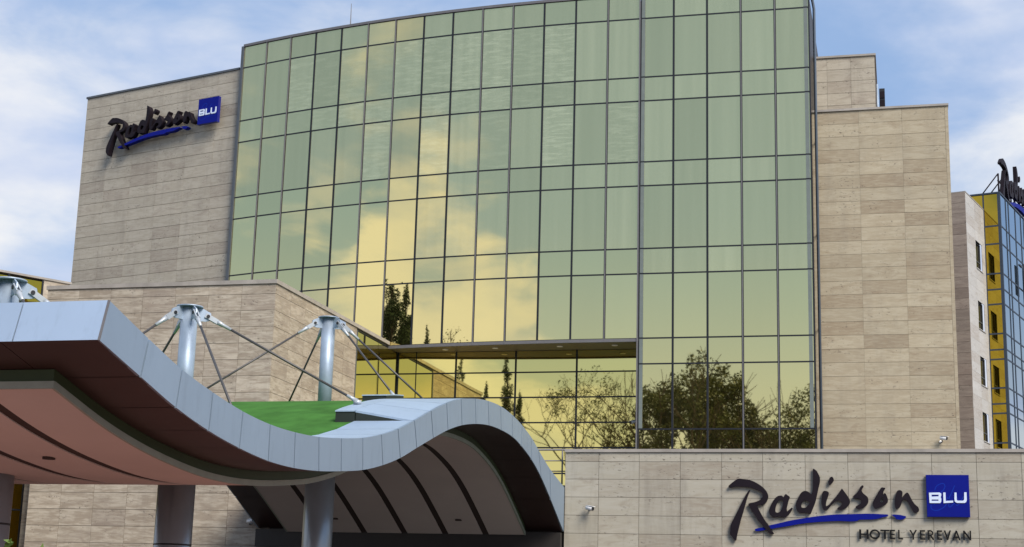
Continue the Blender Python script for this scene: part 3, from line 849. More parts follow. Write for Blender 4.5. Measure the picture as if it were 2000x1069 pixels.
# roof: green membrane with a panelled strip along the edge
m = MB()
tx0, tx1 = CX0+1.45, CX1-1.47
ys = np.linspace(19.3, 49.85, 110)
for a, b in zip(ys[:-1], ys[1:]):
    m.quad((tx0, a, ztop(a)-.03), (tx1, a, ztop(a)-.03), (tx1, b, ztop(b)-.03), (tx0, b, ztop(b)-.03), True)
part('green_roof', m, MT['turf'], canopy)
def LIFT(y): return 0.004 + 0.246*max(0.0, min(1.0, (37.6-y)/3.8)) if y > TOP[12][0]-.05 else 0.004
def top_strip(x0, x1, i, lift=0.0, name='roof_panel', l0=None, l1=None):
    f0 = (lambda y: lift) if l0 is None else LIFT
    m = MB(); n = 4
    ts = [g/1.2] + [k/n for k in range(1, n)] + [1-g/1.2]
    for a, b in zip(ts[:-1], ts[1:]):
        p, q = cat(TOP, i, a), cat(TOP, i, b); u, v = f0(p[0]), f0(q[0])
        m.quad((x0, p[0], p[1]+u), (x1, p[0], p[1]+lift), (x1, q[0], q[1]+lift), (x0, q[0], q[1]+v), True)
        m.quad((x1, p[0], p[1]+lift-.05), (x0, p[0], p[1]+u-.05), (x0, q[0], q[1]+v-.05), (x1, q[0], q[1]+lift-.05))
    p, q = cat(TOP, i, ts[0]), cat(TOP, i, ts[-1]); u, v = f0(p[0]), f0(q[0])
    m.quad((x0, p[0], p[1]+u-.05), (x0, q[0], q[1]+v-.05), (x0, q[0], q[1]+v), (x0, p[0], p[1]+u))
    m.quad((x1, p[0], p[1]+lift-.05), (x1, q[0], q[1]+lift-.05), (x1, q[0], q[1]+lift), (x1, p[0], p[1]+lift))
    for r, l in ((p, u), (q, v)): m.quad((x0, r[0], r[1]+l-.05), (x1, r[0], r[1]+lift-.05), (x1, r[0], r[1]+lift), (x0, r[0], r[1]+l))
    return part(name, m, MT['panel_top'], canopy)
for i in range(NP):
    top_strip(CX1-1.46, CX1-0.055, i, 0.004, l0=1 if i >= 12 else None)
    top_strip(CX0+0.055, CX0+1.44, i, 0.004)
# upstand below the raised inner edge of the strip, and the cable pads beside it
ysu = [y for y in np.linspace(TOP[12][0]+.02, 37.6, 24)]
m = MB()
for a, b in zip(ysu[:-1], ysu[1:]):
    x0, x1 = CX1-1.45, CX1-.10
    m.hexa([(x0, a, ztop(a)-.02), (x1, a, ztop(a)-.06), (x1, b, ztop(b)-.06), (x0, b, ztop(b)-.02), (x0, a, ztop(a)+LIFT(a)-.055), (x1, a, ztop(a)-.05), (x1, b, ztop(b)-.05), (x0, b, ztop(b)+LIFT(b)-.055)])
part('upstand', m, MT['upstand'], canopy)
for (px0, px1, py0, py1, fh) in ((-12.78, -12.305, TOP[12][0]+.02, 37.4, lambda y: LIFT(y)-.03), (-13.62, -12.95, 37.6, 39.0, lambda y: 0.10)):
    m = MB(); ys = np.linspace(py0, py1, 10)
    band(m, px0, px1, lambda y: ztop(y)-.06, lambda y: ztop(y)+fh(y), ys)
    p = part('cable_pad', m, MT['upstand'], canopy)
    m = MB(); band(m, px0-.01, px1, lambda y: ztop(y)+fh(y)+.002, lambda y: ztop(y)+fh(y)+.03, np.linspace(py0-.02, py1+.02, 10))
    part('pad_cover', m, MT['panel_top'], p)
# underside: dark brown border panels, then the lowered ceiling with its edge
bx1 = CX1-1.26; bx0 = CX0+1.26; DZ = 0.28
for i in range(NP):
    for (x0, x1) in ((bx1-0.3, CX1-.03), (CX0+.03, bx0+0.3)):
        m = MB(); n = 4; ts = [g/2.4] + [k/n for k in range(1, n)] + [1-g/2.4]
        for a, b in zip(ts[:-1], ts[1:]):
            p, q = cat(BOT, i, a), cat(BOT, i, b)
            m.quad((x0, q[0], q[1]), (x1, q[0], q[1]), (x1, p[0], p[1]), (x0, p[0], p[1]), True)
            m.quad((x0, p[0], p[1]+.03), (x1, p[0], p[1]+.03), (x1, q[0], q[1]+.03), (x0, q[0], q[1]+.03))
        part('border_panel', m, MT['panel_brown'], canopy)
m = MB()
for k, (a, b) in enumerate(zip(xs[:-1], xs[1:])):
    m = MB(); x1, x0 = min(a, CX1-1.57)-.006, max(b, CX0+1.57)+.006
    if x1 - x0 < 0.1: continue
    p, q = cat(BOT, 0, 0.02), cat(BOT, 0, 1.0)
    m.hexa([(x0, p[0], p[1]), (x1, p[0], p[1]), (x1, 20.25, zbot(20.25)), (x0, 20.25, zbot(20.25)), (x0, p[0], p[1]+.03), (x1, p[0], p[1]+.03), (x1, 20.25, zbot(20.25)+.03), (x0, 20.25, zbot(20.25)+.03)])
    part('border_panel', m, MT['panel_brown'], canopy)
CY0, CY1 = 20.0, 49.6
ribs = [-13.40, -14.80, -16.23, -17.66, -19.10]
edges = [bx1] + sum([[r+.11, r-.11] for r in ribs], []) + [bx0]
ys = np.linspace(CY0, CY1, 90)
m = MB()
for k in range(0, len(edges)-1, 2):
    x1, x0 = edges[k], edges[k+1]
    for a, b in zip(ys[:-1], ys[1:]):
        m.quad((x0, b, zbot(b)-DZ), (x1, b, zbot(b)-DZ), (x1, a, zbot(a)-DZ), (x0, a, zbot(a)-DZ), True)
        if k > 0: m.quad((x1, a, zbot(a)-DZ), (x1, b, zbot(b)-DZ), (x1, b, zbot(b)-DZ+.02), (x1, a, zbot(a)-DZ+.02))
        if k < len(edges)-2: m.quad((x0, b, zbot(b)-DZ), (x0, a, zbot(a)-DZ), (x0, a, zbot(a)-DZ+.02), (x0, b, zbot(b)-DZ+.02))
ceil = part('ceiling', m, MT['ceiling'], canopy)
for r in ribs:
    m = MB()
    for a, b in zip(ys[:-1], ys[1:]):
        m.quad((r-.11, b, zbot(b)-DZ+.02), (r+.11, b, zbot(b)-DZ+.02), (r+.11, a, zbot(a)-DZ+.02), (r-.11, a, zbot(a)-DZ+.02), True)
    part('groove', m, MT['rib'], ceil)
m = MB(); band(m, bx1+.002, bx1+.05, lambda y: zbot(y)-DZ-.012, lambda y: zbot(y)-DZ+.10, ys); band(m, bx0-.05, bx0-.002, lambda y: zbot(y)-DZ-.012, lambda y: zbot(y)-DZ+.10, ys)
m.box(bx0-.05, bx1+.05, CY0-.05, CY0-.002, zbot(CY0)-DZ-.012, zbot(CY0)-DZ+.10)
part('ceiling_edge', m, MT['lip'], canopy)
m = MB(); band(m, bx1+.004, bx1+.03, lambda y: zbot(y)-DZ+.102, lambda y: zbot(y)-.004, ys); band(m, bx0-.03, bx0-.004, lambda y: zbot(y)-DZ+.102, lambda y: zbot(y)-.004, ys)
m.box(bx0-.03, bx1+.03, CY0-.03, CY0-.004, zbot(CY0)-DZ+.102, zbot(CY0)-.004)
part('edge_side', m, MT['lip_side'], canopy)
for x, y in ((-14.1, 48.7), (-18.4, 48.7), (-14.08, 23.4), (-17.0, 23.4)):
    z = zbot(y)-DZ
    m = MB().tube([(x, y, z-.03), (x, y, z+.02)], 0.11, 14)
    part('downlight', m, MT['rib'], ceil)
part('end_beam', MB().box(CX0+.05, CX1-.05, 49.65, 49.93, 3.75, 4.36), MT['dark_wall'], canopy)

# entrance wall below the terrace, behind the canopy
ent = thing('entrance_front', 'dark recessed entrance front below the far end of the canopy', 'entrance', (-16.2, 50.5, 0))
part('back_wall', MB().box(-21.5, -10.85, 50.55, 50.72, 0.0, 5.38), MT['dark_wall'], ent)
for k in range(6):
    x0 = -21.4 + k*1.75
    f = MB(); f.box(x0, x0+.06, 50.44, 50.54, 0, 3.2); f.box(x0+1.64, x0+1.70, 50.44, 50.54, 0, 3.2); f.box(x0+.06, x0+1.64, 50.44, 50.54, 3.14, 3.2)
    d = part('glass_door', f, MT['black'], ent)
    part('pane', MB().box(x0+.06, x0+1.64, 50.48, 50.50, 0.02, 3.14), MT['dark_glass'], d)

# ------------------------------------------------------------------ masts with their rods
MX = -16.27
MASTS = [
 (25.10, 7.58, 'galvanised canopy mast nearest the camera, cut by the left picture border', ((3.6, 2.0), (2.9, -2.6), (-2.4, -3.6), (-2.8, 2.75))),
 (32.65, 8.60, 'galvanised canopy mast in front of the low stone block, its rods crossing a neighbour', ((3.6, 2.0), (2.9, -3.0), (-2.2, -4.2), (-2.8, 2.75))),
 (41.70, 10.10, 'farthest galvanised canopy mast, standing on the green roof before the gold stone corner', ((3.1, 0.9), (2.6, -1.25), (-2.9, -2.75), (-2.9, 3.25))),
]
for my, mz, lab, anch in MASTS:
    t = thing('support_mast', lab, 'mast', (MX, my, 0), 'masts carrying the wave canopy')
    zr = ztop(my)
    zc = zbot(my)-DZ
    part('pole', MB().tube([(MX, my, zr-.3), (MX, my, mz-.02)], 0.20, 32), MT['galv'], t)
    m = MB().tube([(MX, my, mz-.02), (MX, my, mz+.012)], 0.315, 32)
    part('cap_plate', m, MT['galv'], t)
    part('base_ring', MB().tube([(MX, my, zr-.03), (MX, my, zr+.06)], [0.33, 0.27], 24), MT['upstand'], t)
    col = part('column', MB().tube([(MX, my, 0.0), (MX, my, zc+.02)], 0.43, 40), MT['clad_panel'], t)
    for z in (1.15, 3.02):
        part('joint_ring', MB().tube([(MX, my, z-.018), (MX, my, z+.018)], 0.4335, 40), MT['black'], col)
    for da, db in anch:
        L = math.hypot(da, db); ux, uy = da/L, db/L
        ax, ay = MX+da, my+db
        az = ztop(ay)+.10
        if (da, db) == (3.6, 2.0) and my > 30: az = ztop(ay)+LIFT(ay)+.07
        if my > 40 and da > 0: az = ztop(ay)+.16
        P = Vector((MX+ux*0.44, my+uy*0.44, mz-.21)); A = Vector((ax, ay, az)); D = (A-P).normalized()
        side = Vector((-uy, ux, 0))
        # gusset plate welded to the pole
        m = MB()
        prof = [(0.19, mz-.022), (0.305, mz-.022), (0.50, mz-.12), (0.52, mz-.22), (0.47, mz-.31), (0.38, mz-.33), (0.19, mz-.33)]
        m.prism([[(a, b) for a, b in prof]], lambda u, w, d: (MX+ux*u+side.x*d, my+uy*u+side.y*d, w), -.015, .015)
        gus = part('gusset', m, MT['galv'], t)
        m = MB().tube([P-side*.075, P+side*.075], 0.042, 12)
        part('pin', m, MT['black'], gus)
        rod = part('tension_rod', MB().tube([P+D*.42, A], 0.030, 8), MT['rod'], t)
        m = MB()
        for s in (-1, 1):
            q = side*(s*.04); w = D.cross(side).normalized()
            m.obox(P-D*.07-w*.055+q-side*.014, D*.33, w*.11, side*.028)
        m.tube([P+D*.24, P+D*.36, P+D*.40, P+D*.62], [.06, .055, .045, .038], 10)
        part('clevis', m, MT['clevis'], rod)
        m = MB(); m.tube([A-D*.30, A], [.036, .06], 10); m.tube([A-Vector((0, 0, .07)), A+Vector((0, 0, .02))], .10, 14)
        part('anchor_shoe', m, MT['clevis'], rod)

# ------------------------------------------------------------------ signs
LOGO = {
    'R': [[(-6.17,0.93),(-6.06,1.03),(-5.94,1.12),(-5.84,1.17),(-5.72,1.16),(-5.55,1.14),(-5.38,1.09),(-5.21,1.0),(-5.06,0.89),(-4.95,0.76),(-4.9,0.62),(-4.92,0.51),(-4.98,0.4),(-5.07,0.35),(-5.17,0.33),(-5.26,0.32),(-5.21,0.2),(-5.12,0.03),(-5.0,-0.17),(-4.88,-0.33),(-4.79,-0.48),(-4.73,-0.56),(-4.76,-0.59),(-4.87,-0.56),(-4.95,-0.48),(-5.07,-0.34),(-5.22,-0.16),(-5.36,0.05),(-5.47,0.22),(-5.54,0.36),(-5.48,0.39),(-5.33,0.42),(-5.2,0.47),(-5.11,0.54),(-5.08,0.62),(-5.09,0.72),(-5.16,0.77),(-5.28,0.82),(-5.42,0.87),(-5.55,0.9),(-5.75,0.91),(-5.94,0.91),(-6.09,0.88),(-6.15,0.88)]],
    'Rstem': [[(-5.47,0.81),(-5.55,0.75),(-5.65,0.58),(-5.75,0.39),(-5.85,0.19),(-5.95,-0.01),(-6.05,-0.2),(-6.11,-0.35),(-6.12,-0.49),(-6.12,-0.61),(-6.06,-0.69),(-5.96,-0.81),(-5.93,-0.79),(-5.91,-0.69),(-5.89,-0.59),(-5.84,-0.39),(-5.78,-0.15),(-5.71,0.07),(-5.64,0.31),(-5.57,0.56),(-5.5,0.73)]],
    'a': [[(-4.88,0.11),(-4.86,0.22),(-4.81,0.34),(-4.74,0.47),(-4.65,0.58),(-4.56,0.63),(-4.47,0.63),(-4.41,0.58),(-4.39,0.64),(-4.34,0.69),(-4.29,0.65),(-4.23,0.61),(-4.22,0.57),(-4.26,0.47),(-4.29,0.35),(-4.32,0.23),(-4.31,0.13),(-4.25,0.18),(-4.16,0.26),(-4.13,0.23),(-4.2,0.11),(-4.3,-0.01),(-4.42,-0.06),(-4.49,-0.03),(-4.56,-0.02),(-4.66,-0.05),(-4.78,-0.03),(-4.85,0.03)],[(-4.68,0.17),(-4.66,0.3),(-4.59,0.44),(-4.52,0.5),(-4.44,0.47),(-4.44,0.37),(-4.47,0.23),(-4.54,0.12),(-4.62,0.09),(-4.67,0.12)]],
    'd': [[(-3.48,1.5),(-3.41,1.47),(-3.34,1.39),(-3.28,1.27),(-3.26,1.18),(-3.27,1.05),(-3.31,0.89),(-3.36,0.67),(-3.41,0.46),(-3.47,0.3),(-3.53,0.16),(-3.57,0.07),(-3.62,0.06),(-3.67,0.09),(-3.78,0.1),(-3.88,0.09),(-3.95,0.11),(-4.01,0.2),(-4.03,0.33),(-4.01,0.44),(-3.96,0.55),(-3.88,0.7),(-3.8,0.77),(-3.72,0.79),(-3.63,0.76),(-3.54,0.68),(-3.51,0.75),(-3.49,0.89),(-3.48,1.05),(-3.48,1.26),(-3.48,1.42)],[(-3.86,0.33),(-3.83,0.43),(-3.77,0.48),(-3.7,0.49),(-3.64,0.45),(-3.6,0.42),(-3.64,0.35),(-3.71,0.27),(-3.79,0.25),(-3.85,0.27)]],
    'dot': [[(-2.98,1.13),(-2.96,1.2),(-2.91,1.24),(-2.86,1.23),(-2.83,1.16),(-2.84,1.1),(-2.89,1.04),(-2.95,0.98),(-2.99,1.0),(-3.0,1.07)]],
    'is': [[(-3.21,0.62),(-3.19,0.73),(-3.15,0.79),(-3.08,0.79),(-3.02,0.77),(-2.99,0.72),(-3.03,0.58),(-3.07,0.47),(-3.09,0.35),(-3.08,0.31),(-2.99,0.36),(-2.9,0.47),(-2.8,0.58),(-2.71,0.69),(-2.64,0.79),(-2.59,0.86),(-2.57,0.86),(-2.52,0.79),(-2.44,0.68),(-2.37,0.57),(-2.34,0.47),(-2.36,0.38),(-2.45,0.28),(-2.56,0.21),(-2.67,0.2),(-2.74,0.22),(-2.73,0.26),(-2.65,0.31),(-2.59,0.38),(-2.6,0.44),(-2.66,0.48),(-2.77,0.48),(-2.85,0.42),(-2.95,0.31),(-3.04,0.21),(-3.12,0.18),(-3.17,0.21),(-3.21,0.31),(-3.23,0.46)]],
    's': [[(-2.24,0.61),(-2.22,0.65),(-2.14,0.72),(-2.07,0.81),(-2.02,0.91),(-1.96,0.97),(-1.92,0.97),(-1.91,0.93),(-1.95,0.87),(-1.97,0.81),(-1.93,0.73),(-1.86,0.67),(-1.79,0.6),(-1.77,0.5),(-1.79,0.41),(-1.86,0.32),(-1.97,0.26),(-2.09,0.23),(-2.16,0.27),(-2.16,0.31),(-2.1,0.35),(-2.02,0.4),(-2.0,0.47),(-2.03,0.53),(-2.13,0.57),(-2.23,0.56)]],
    'o': [[(-1.64,0.38),(-1.62,0.48),(-1.56,0.59),(-1.48,0.73),(-1.41,0.85),(-1.36,0.91),(-1.3,0.91),(-1.24,0.9),(-1.26,0.85),(-1.3,0.78),(-1.31,0.69),(-1.28,0.73),(-1.24,0.72),(-1.2,0.64),(-1.17,0.54),(-1.18,0.45),(-1.24,0.39),(-1.34,0.33),(-1.44,0.28),(-1.55,0.25),(-1.61,0.29)],[(-1.41,0.47),(-1.38,0.55),(-1.34,0.6),(-1.32,0.56),(-1.32,0.47),(-1.36,0.44)]],
    'n': [[(-0.97,0.42),(-0.96,0.54),(-0.93,0.68),(-0.89,0.79),(-0.83,0.83),(-0.76,0.82),(-0.72,0.76),(-0.73,0.65),(-0.75,0.59),(-0.7,0.65),(-0.63,0.73),(-0.58,0.76),(-0.53,0.72),(-0.48,0.61),(-0.42,0.49),(-0.34,0.38),(-0.26,0.31),(-0.23,0.22),(-0.27,0.15),(-0.38,0.14),(-0.44,0.22),(-0.49,0.32),(-0.54,0.42),(-0.58,0.49),(-0.63,0.54),(-0.68,0.54),(-0.74,0.49),(-0.77,0.39),(-0.82,0.29),(-0.91,0.23),(-0.95,0.28)]],
    'sw': [[(-5.34,-0.44),(-5.23,-0.4),(-5.08,-0.38),(-4.87,-0.31),(-4.61,-0.25),(-4.3,-0.17),(-3.94,-0.1),(-3.53,-0.03),(-3.07,0.03),(-2.69,0.06),(-2.31,0.07),(-1.81,0.09),(-1.43,0.08),(-1.19,0.07),(-1.17,0.03),(-1.21,0.01),(-1.39,-0.03),(-1.46,-0.06),(-1.66,-0.09),(-2.06,-0.1),(-2.13,-0.14),(-2.32,-0.16),(-2.7,-0.15),(-3.08,-0.17),(-3.58,-0.21),(-3.94,-0.26),(-4.3,-0.33),(-4.61,-0.38),(-4.92,-0.44),(-5.23,-0.5),(-5.32,-0.49)]],
    'sw2': [[(-1.09,0.06),(-1.01,0.07),(-0.81,0.06),(-0.64,0.02),(-0.63,-0.01),(-0.69,-0.06),(-0.82,-0.09),(-0.94,-0.07),(-0.97,-0.01)]],
    'sq': [[(0.01,1.3),(1.31,1.32),(1.29,0.03),(-0.01,-0.03)]],
    'B': [[(0.08,0.75),(0.4,0.76),(0.45,0.73),(0.45,0.67),(0.43,0.61),(0.45,0.56),(0.44,0.47),(0.41,0.43),(0.09,0.43)],[(0.16,0.69),(0.37,0.69),(0.37,0.64),(0.16,0.63)],[(0.16,0.54),(0.36,0.54),(0.36,0.5),(0.15,0.5)]],
    'L': [[(0.51,0.76),(0.58,0.76),(0.58,0.5),(0.8,0.51),(0.8,0.45),(0.51,0.43)]],
    'U': [[(0.85,0.76),(0.91,0.76),(0.91,0.54),(0.93,0.51),(1.1,0.51),(1.13,0.55),(1.14,0.77),(1.21,0.77),(1.21,0.53),(1.19,0.47),(1.14,0.44),(0.91,0.44),(0.85,0.48),(0.84,0.56)]],
    'w': [[(0.13,0.38),(0.14,0.26),(0.26,0.2),(0.41,0.24),(0.56,0.35),(0.68,0.59),(0.78,0.79),(0.86,0.98)],[(0.26,0.83),(0.31,0.95),(0.42,1.02),(0.52,1.04),(0.57,0.96),(0.53,0.85),(0.45,0.77),(0.32,0.59),(0.23,0.38)],[(0.62,0.62),(0.68,0.49),(0.66,0.36),(0.7,0.31),(0.8,0.4),(0.9,0.49)],[(0.88,0.38),(0.95,0.38),(1.05,0.53),(1.14,0.69)]],
}
def roundloop(L, n=3, sharp=0.35):
    """smooth a traced outline, keeping its sharp corners"""
    out = []; N_ = len(L)
    for i in range(N_):
        p0, p1, p2, p3 = L[i-1], L[i], L[(i+1) % N_], L[(i+2) % N_]
        def corner(a, b, c):
            v = (b[0]-a[0], b[1]-a[1]); w = (c[0]-b[0], c[1]-b[1])
            return (v[0]*w[0]+v[1]*w[1])/(math.hypot(*v)*math.hypot(*w)+1e-9) < sharp
        m1 = (0, 0) if corner(p0, p1, p2) else ((p2[0]-p0[0])/2, (p2[1]-p0[1])/2)
        m2 = (0, 0) if corner(p1, p2, p3) else ((p3[0]-p1[0])/2, (p3[1]-p1[1])/2)
        L_ = math.hypot(p2[0]-p1[0], p2[1]-p1[1])
        def lim(m):
            k = math.hypot(*m)
            return m if k < 1.2*L_ or k == 0 else (m[0]*1.2*L_/k, m[1]*1.2*L_/k)
        m1, m2 = lim(m1), lim(m2)
        for k in range(n):
            t = k/n; h00 = 2*t**3-3*t*t+1; h10 = t**3-2*t*t+t; h01 = -2*t**3+3*t*t; h11 = t**3-t*t
            out.append((h00*p1[0]+h10*m1[0]+h01*p2[0]+h11*m2[0], h00*p1[1]+h10*m1[1]+h01*p2[1]+h11*m2[1]))
    return out
def clean(loops):
    def area(l): return sum(a[0]*b[1]-b[0]*a[1] for a, b in zip(l, l[1:]+l[:1]))
    out = []
    for i, l in enumerate(loops):
        a = area(l)
        if (i == 0 and a < 0) or (i > 0 and a > 0): l = l[::-1]
        out.append(l)
    return out
HOTEL = {   # letters on a unit cap height, outline then holes, width
 'H': ([[(0,0),(.17,0),(.17,.42),(.60,.42),(.60,0),(.77,0),(.77,1),(.60,1),(.60,.58),(.17,.58),(.17,1),(0,1)]], .77),
 'O': ([[(.5+.5*math.cos(t*math.pi/12), .5+.51*math.sin(t*math.pi/12)) for t in range(24)], [(.5+.33*math.cos(t*math.pi/12), .5+.34*math.sin(t*math.pi/12)) for t in range(24)]], 1.0),
 'T': ([[(.30,0),(.47,0),(.47,.84),(.77,.84),(.77,1),(0,1),(0,.84),(.30,.84)]], .77),
 'E': ([[(0,0),(.58,0),(.58,.16),(.17,.16),(.17,.43),(.53,.43),(.53,.58),(.17,.58),(.17,.84),(.58,.84),(.58,1),(0,1)]], .58),
 'L': ([[(0,0),(.54,0),(.54,.16),(.17,.16),(.17,1),(0,1)]], .54),
 'Y': ([[(.33,0),(.50,0),(.50,.42),(.83,1),(.64,1),(.415,.58),(.19,1),(0,1),(.33,.42)]], .83),
 'R': ([[(0,0),(.17,0),(.17,.40),(.28,.40),(.54,0),(.74,0),(.46,.43),(.58,.52),(.64,.70),(.60,.86),(.50,.96),(.36,1),(0,1)], [(.17,.54),(.17,.86),(.34,.86),(.44,.81),(.47,.70),(.44,.60),(.34,.54)]], .74),
 'V': ([[(.33,0),(.47,0),(.80,1),(.61,1),(.40,.30),(.19,1),(0,1)]], .80),
 'A': ([[(0,0),(.18,0),(.27,.24),(.63,.24),(.72,0),(.90,0),(.53,1),(.37,1)], [(.33,.39),(.45,.72),(.57,.39)]], .90),
 'N': ([[(0,0),(.16,0),(.16,.70),(.70,0),(.86,0),(.86,1),(.70,1),(.70,.30),(.16,1),(0,1)]], .86),
}
def make_logo(parent, fn, stand=0.05, thick=0.10, sq_thick=0.14, detail=True, sq0=0.03):
    """fn(u, w, d): point on the sign; d grows away from the wall"""
    for k in ('R', 'Rstem', 'a', 'd', 'is', 'dot', 's', 'o', 'n'):
        loops = clean([roundloop(l) for l in LOGO[k]])
        dd = 0.004 if k == 'Rstem' else 0.0
        m = MB().prism(loops, fn, stand, stand+thick+dd)
        part('letter', m, MT['letter'], parent, fix=True)
    for k in ('sw', 'sw2'):
        m = MB().prism(clean([roundloop(l, 2, 0.6) for l in LOGO[k]]), fn, stand, stand+thick-0.03)
        part('underline_stroke', m, MT['sign_blue'], parent, fix=True)
    q = [(0.0, 0.0), (1.295, 0.0), (1.295, 1.31), (0.0, 1.31)]
    m = MB().prism([q], fn, sq0, sq0+sq_thick)
    badge = part('badge', m, MT['sign_blue_dark'], parent, fix=True)
    e = 0.012; q = [(e, e), (1.295-e, e), (1.295-e, 1.31-e), (e, 1.31-e)]
    d0 = sq0+sq_thick
    part('badge_face', MB().prism([q], fn, d0+.001, d0+.010), MT['sign_blue'], badge, fix=True)
    if detail:
        for l in LOGO['w']:
            m = MB()
            P = [cat(l, i, k/4) for i in range(len(l)-1) for k in range(4)] + [l[-1]]
            L_, R_ = [], []
            for i, p in enumerate(P):
                a, b = P[max(i-1, 0)], P[min(i+1, len(P)-1)]
                v = (b[0]-a[0], b[1]-a[1]); n_ = math.hypot(*v) or 1; hw = 0.013
                L_.append((p[0]-v[1]/n_*hw, p[1]+v[0]/n_*hw)); R_.append((p[0]+v[1]/n_*hw, p[1]-v[0]/n_*hw))
            for i in range(len(P)-1):
                m.quad(fn(*L_[i], d0+.0125), fn(*R_[i], d0+.0125), fn(*R_[i+1], d0+.0125), fn(*L_[i+1], d0+.0125))
            part('script_stroke', m, MT['sign_script'], badge)
    for k in ('B', 'L', 'U'):
        m = MB().prism(clean([list(l) for l in LOGO[k]]), fn, d0+.011, d0+.030)
        part('letter', m, MT['sign_white'], badge, fix=True)
# on the sign wall
s1 = thing('script_sign', 'large dark script lettering with blue badge and hotel city name on the low front wall', 'sign', (-1.6, 49.98, 5.0), 'script signs of the hotel')
X0, Z0 = 0.765, 5.0
make_logo(s1, lambda u, w, d: (X0+u, AY0-d, Z0+w), 0.035, 0.07, 0.11)
word = [('H', -2.078, .293), ('O', -1.761, .329), ('T', -1.432, .286), ('E', -1.146, .171), ('L', -0.890, .152), ('Y', -0.549, .237), ('E', -0.233, .166), ('R', -0.001, .206), ('E', 0.281, .159), ('V', 0.487, .224), ('A', 0.739, .252), ('N', 1.065, .242)]
for ch, x, wd in word:
    loops, w0 = HOTEL[ch]
    h = 0.297 if ch != 'O' else 0.30
    kx = (wd*0.98)/w0
    m = MB().prism(clean([[(x+a*kx, -0.70+b*h) for a, b in l] for l in loops]), lambda u, w, d: (X0+u, AY0-d, Z0+w), 0.05, 0.085)
    part('letter', m, MT['letter_hotel'], s1, fix=True)
# on the left stone wing
s2 = thing('script_sign', 'dark script lettering with blue badge high on the left stone wing', 'sign', (LB[0]+LT[0]*5, LB[1]+LT[1]*5, 24.6), 'script signs of the hotel')
make_logo(s2, lambda u, w, d: (LB[0]+LT[0]*(8.05+u*0.975)+LN[0]*d, LB[1]+LT[1]*(8.05+u*0.975)+LN[1]*d, 24.63+w*0.995), 0.17, 0.28, 0.17, True, 0.27)
# on the rear roof edge
s3 = thing('script_sign', 'rooftop script lettering on struts above the blue glass at the right border', 'sign', (G1[0]+d1[0]*4, G1[1]+d1[1]*4, 26.2), 'script signs of the hotel')
so_ = (G1[0]+0.05, G1[1]+0.3); K = 1.55
rfn = lambda u, w, d: (so_[0]+d1[0]*(10.5+u*K)+bn[0]*(d-.35), so_[1]+d1[1]*(10.5+u*K)+bn[1]*(d-.35), 26.92+w*K)
make_logo(s3, rfn, 0.10, 0.22, 0.25, False)
m = MB()
for u in (-6.0, -5.3, -4.6, -3.9, -3.2, -2.5, -1.8, -1.1, -0.4, 0.2, 1.0):
    a = Vector(rfn(u, -0.45, 0.05)); m.tube([Vector((a.x, a.y, 26.2)), Vector(rfn(u, 0.55, 0.05))], 0.05, 6)
    b = Vector(rfn(u, 0.55, 0.05)); m.tube([b, Vector((a.x-bn[0]*1.3, a.y-bn[1]*1.3, 26.2))], 0.04, 6)
m.tube([rfn(-6.1, 0.25, 0.05), rfn(1.2, 0.25, 0.05)], 0.045, 6)
m.tube([rfn(-5.3, -0.3, 0.05), rfn(1.2, -0.3, 0.05)], 0.045, 6)
part('support_struts', m, MT['letter'], s3)

# ------------------------------------------------------------------ small things
def security_camera(loc, aim, label, wallv):
    """bullet camera: body, lens, bracket"""
    t = thing('security_camera', label, 'camera', loc, 'security cameras of the hotel')
    p = Vector(loc); a = Vector(aim).normalized(); w = Vector(wallv)
    part('body', MB().tube([p-a*.14, p-a*.12, p+a*.14, p+a*.145], [.05, .07, .07, .06], 14), MT['white'], t)
    part('lens', MB().tube([p+a*.14, p+a*.165], [.062, .058], 14), MT['black'], t)
    part('sunshade', MB().obox(p-a*.12+Vector((0, 0, .072))-a.cross(Vector((0, 0, 1)))*.06, a*.33, a.cross(Vector((0, 0, 1)))*.12, Vector((0, 0, .012))), MT['white'], t)
    part('bracket', MB().tube([p-a*.05-Vector((0, 0, .06)), p+w*.5-Vector((0, 0, .09)), p+w], [.022, .022, .03], 8), MT['alu'], t)
    part('base', MB().tube([p+w*.92, p+w], .06, 12), MT['white'], t)
security_camera((-9.94, 49.74, 5.17), (0.85, -0.5, -0.18), 'white security camera at the left end of the low front wall', (-0.02, 0.235, 0.02))
security_camera((1.68, 62.55, 8.95), (0.85, -0.5, -0.12), 'security camera low on the tall right stone wing', (-0.1, 0.24, -0.12))
security_camera((-10.90, 63.70, 9.80), (-0.6, -0.75, -0.25), 'white security camera on the glass at the recess corner', (0.16, 0.25, -0.08))
security_camera((-21.9, 49.72, 4.62), (0.9, -0.35, 0.2), 'white security camera under the canopy edge on the stone block', (-0.12, 0.245, -0.05))

rl = thing('terrace_railing', 'slim metal railing between the canopy crest and the low wall', 'railing', (-16, 50.4, 6.0))
for k in range(8):
    x = -11.03-1.45*k
    part('post', MB().tube([(x, 50.42, 6.0), (x, 50.42, 7.14)], 0.028, 8), MT['alu'], rl)
for z, r in ((7.16, .032), (6.79, .02), (6.44, .02)):
    part('rail', MB().tube([(-21.3, 50.42 - (.0 if r > .03 else .0), z), (-10.87, 50.42, z)], r, 8), MT['alu'], rl)

rod_ = thing('lightning_rod', 'thin lightning rod on the roof edge above the curved glass', 'lightning rod', (-25.45, 66.0, 28.2))
part('mast', MB().tube([(-25.45, 66.0, 28.2), (-25.45, 66.0, 29.6), (-25.46, 66.0, 30.75)], [.03, .03, .014], 8), MT['alu'], rod_)
part('foot', MB().box(-25.65, -25.25, 65.8, 66.2, 28.2, 28.32), MT['coping'], rod_)

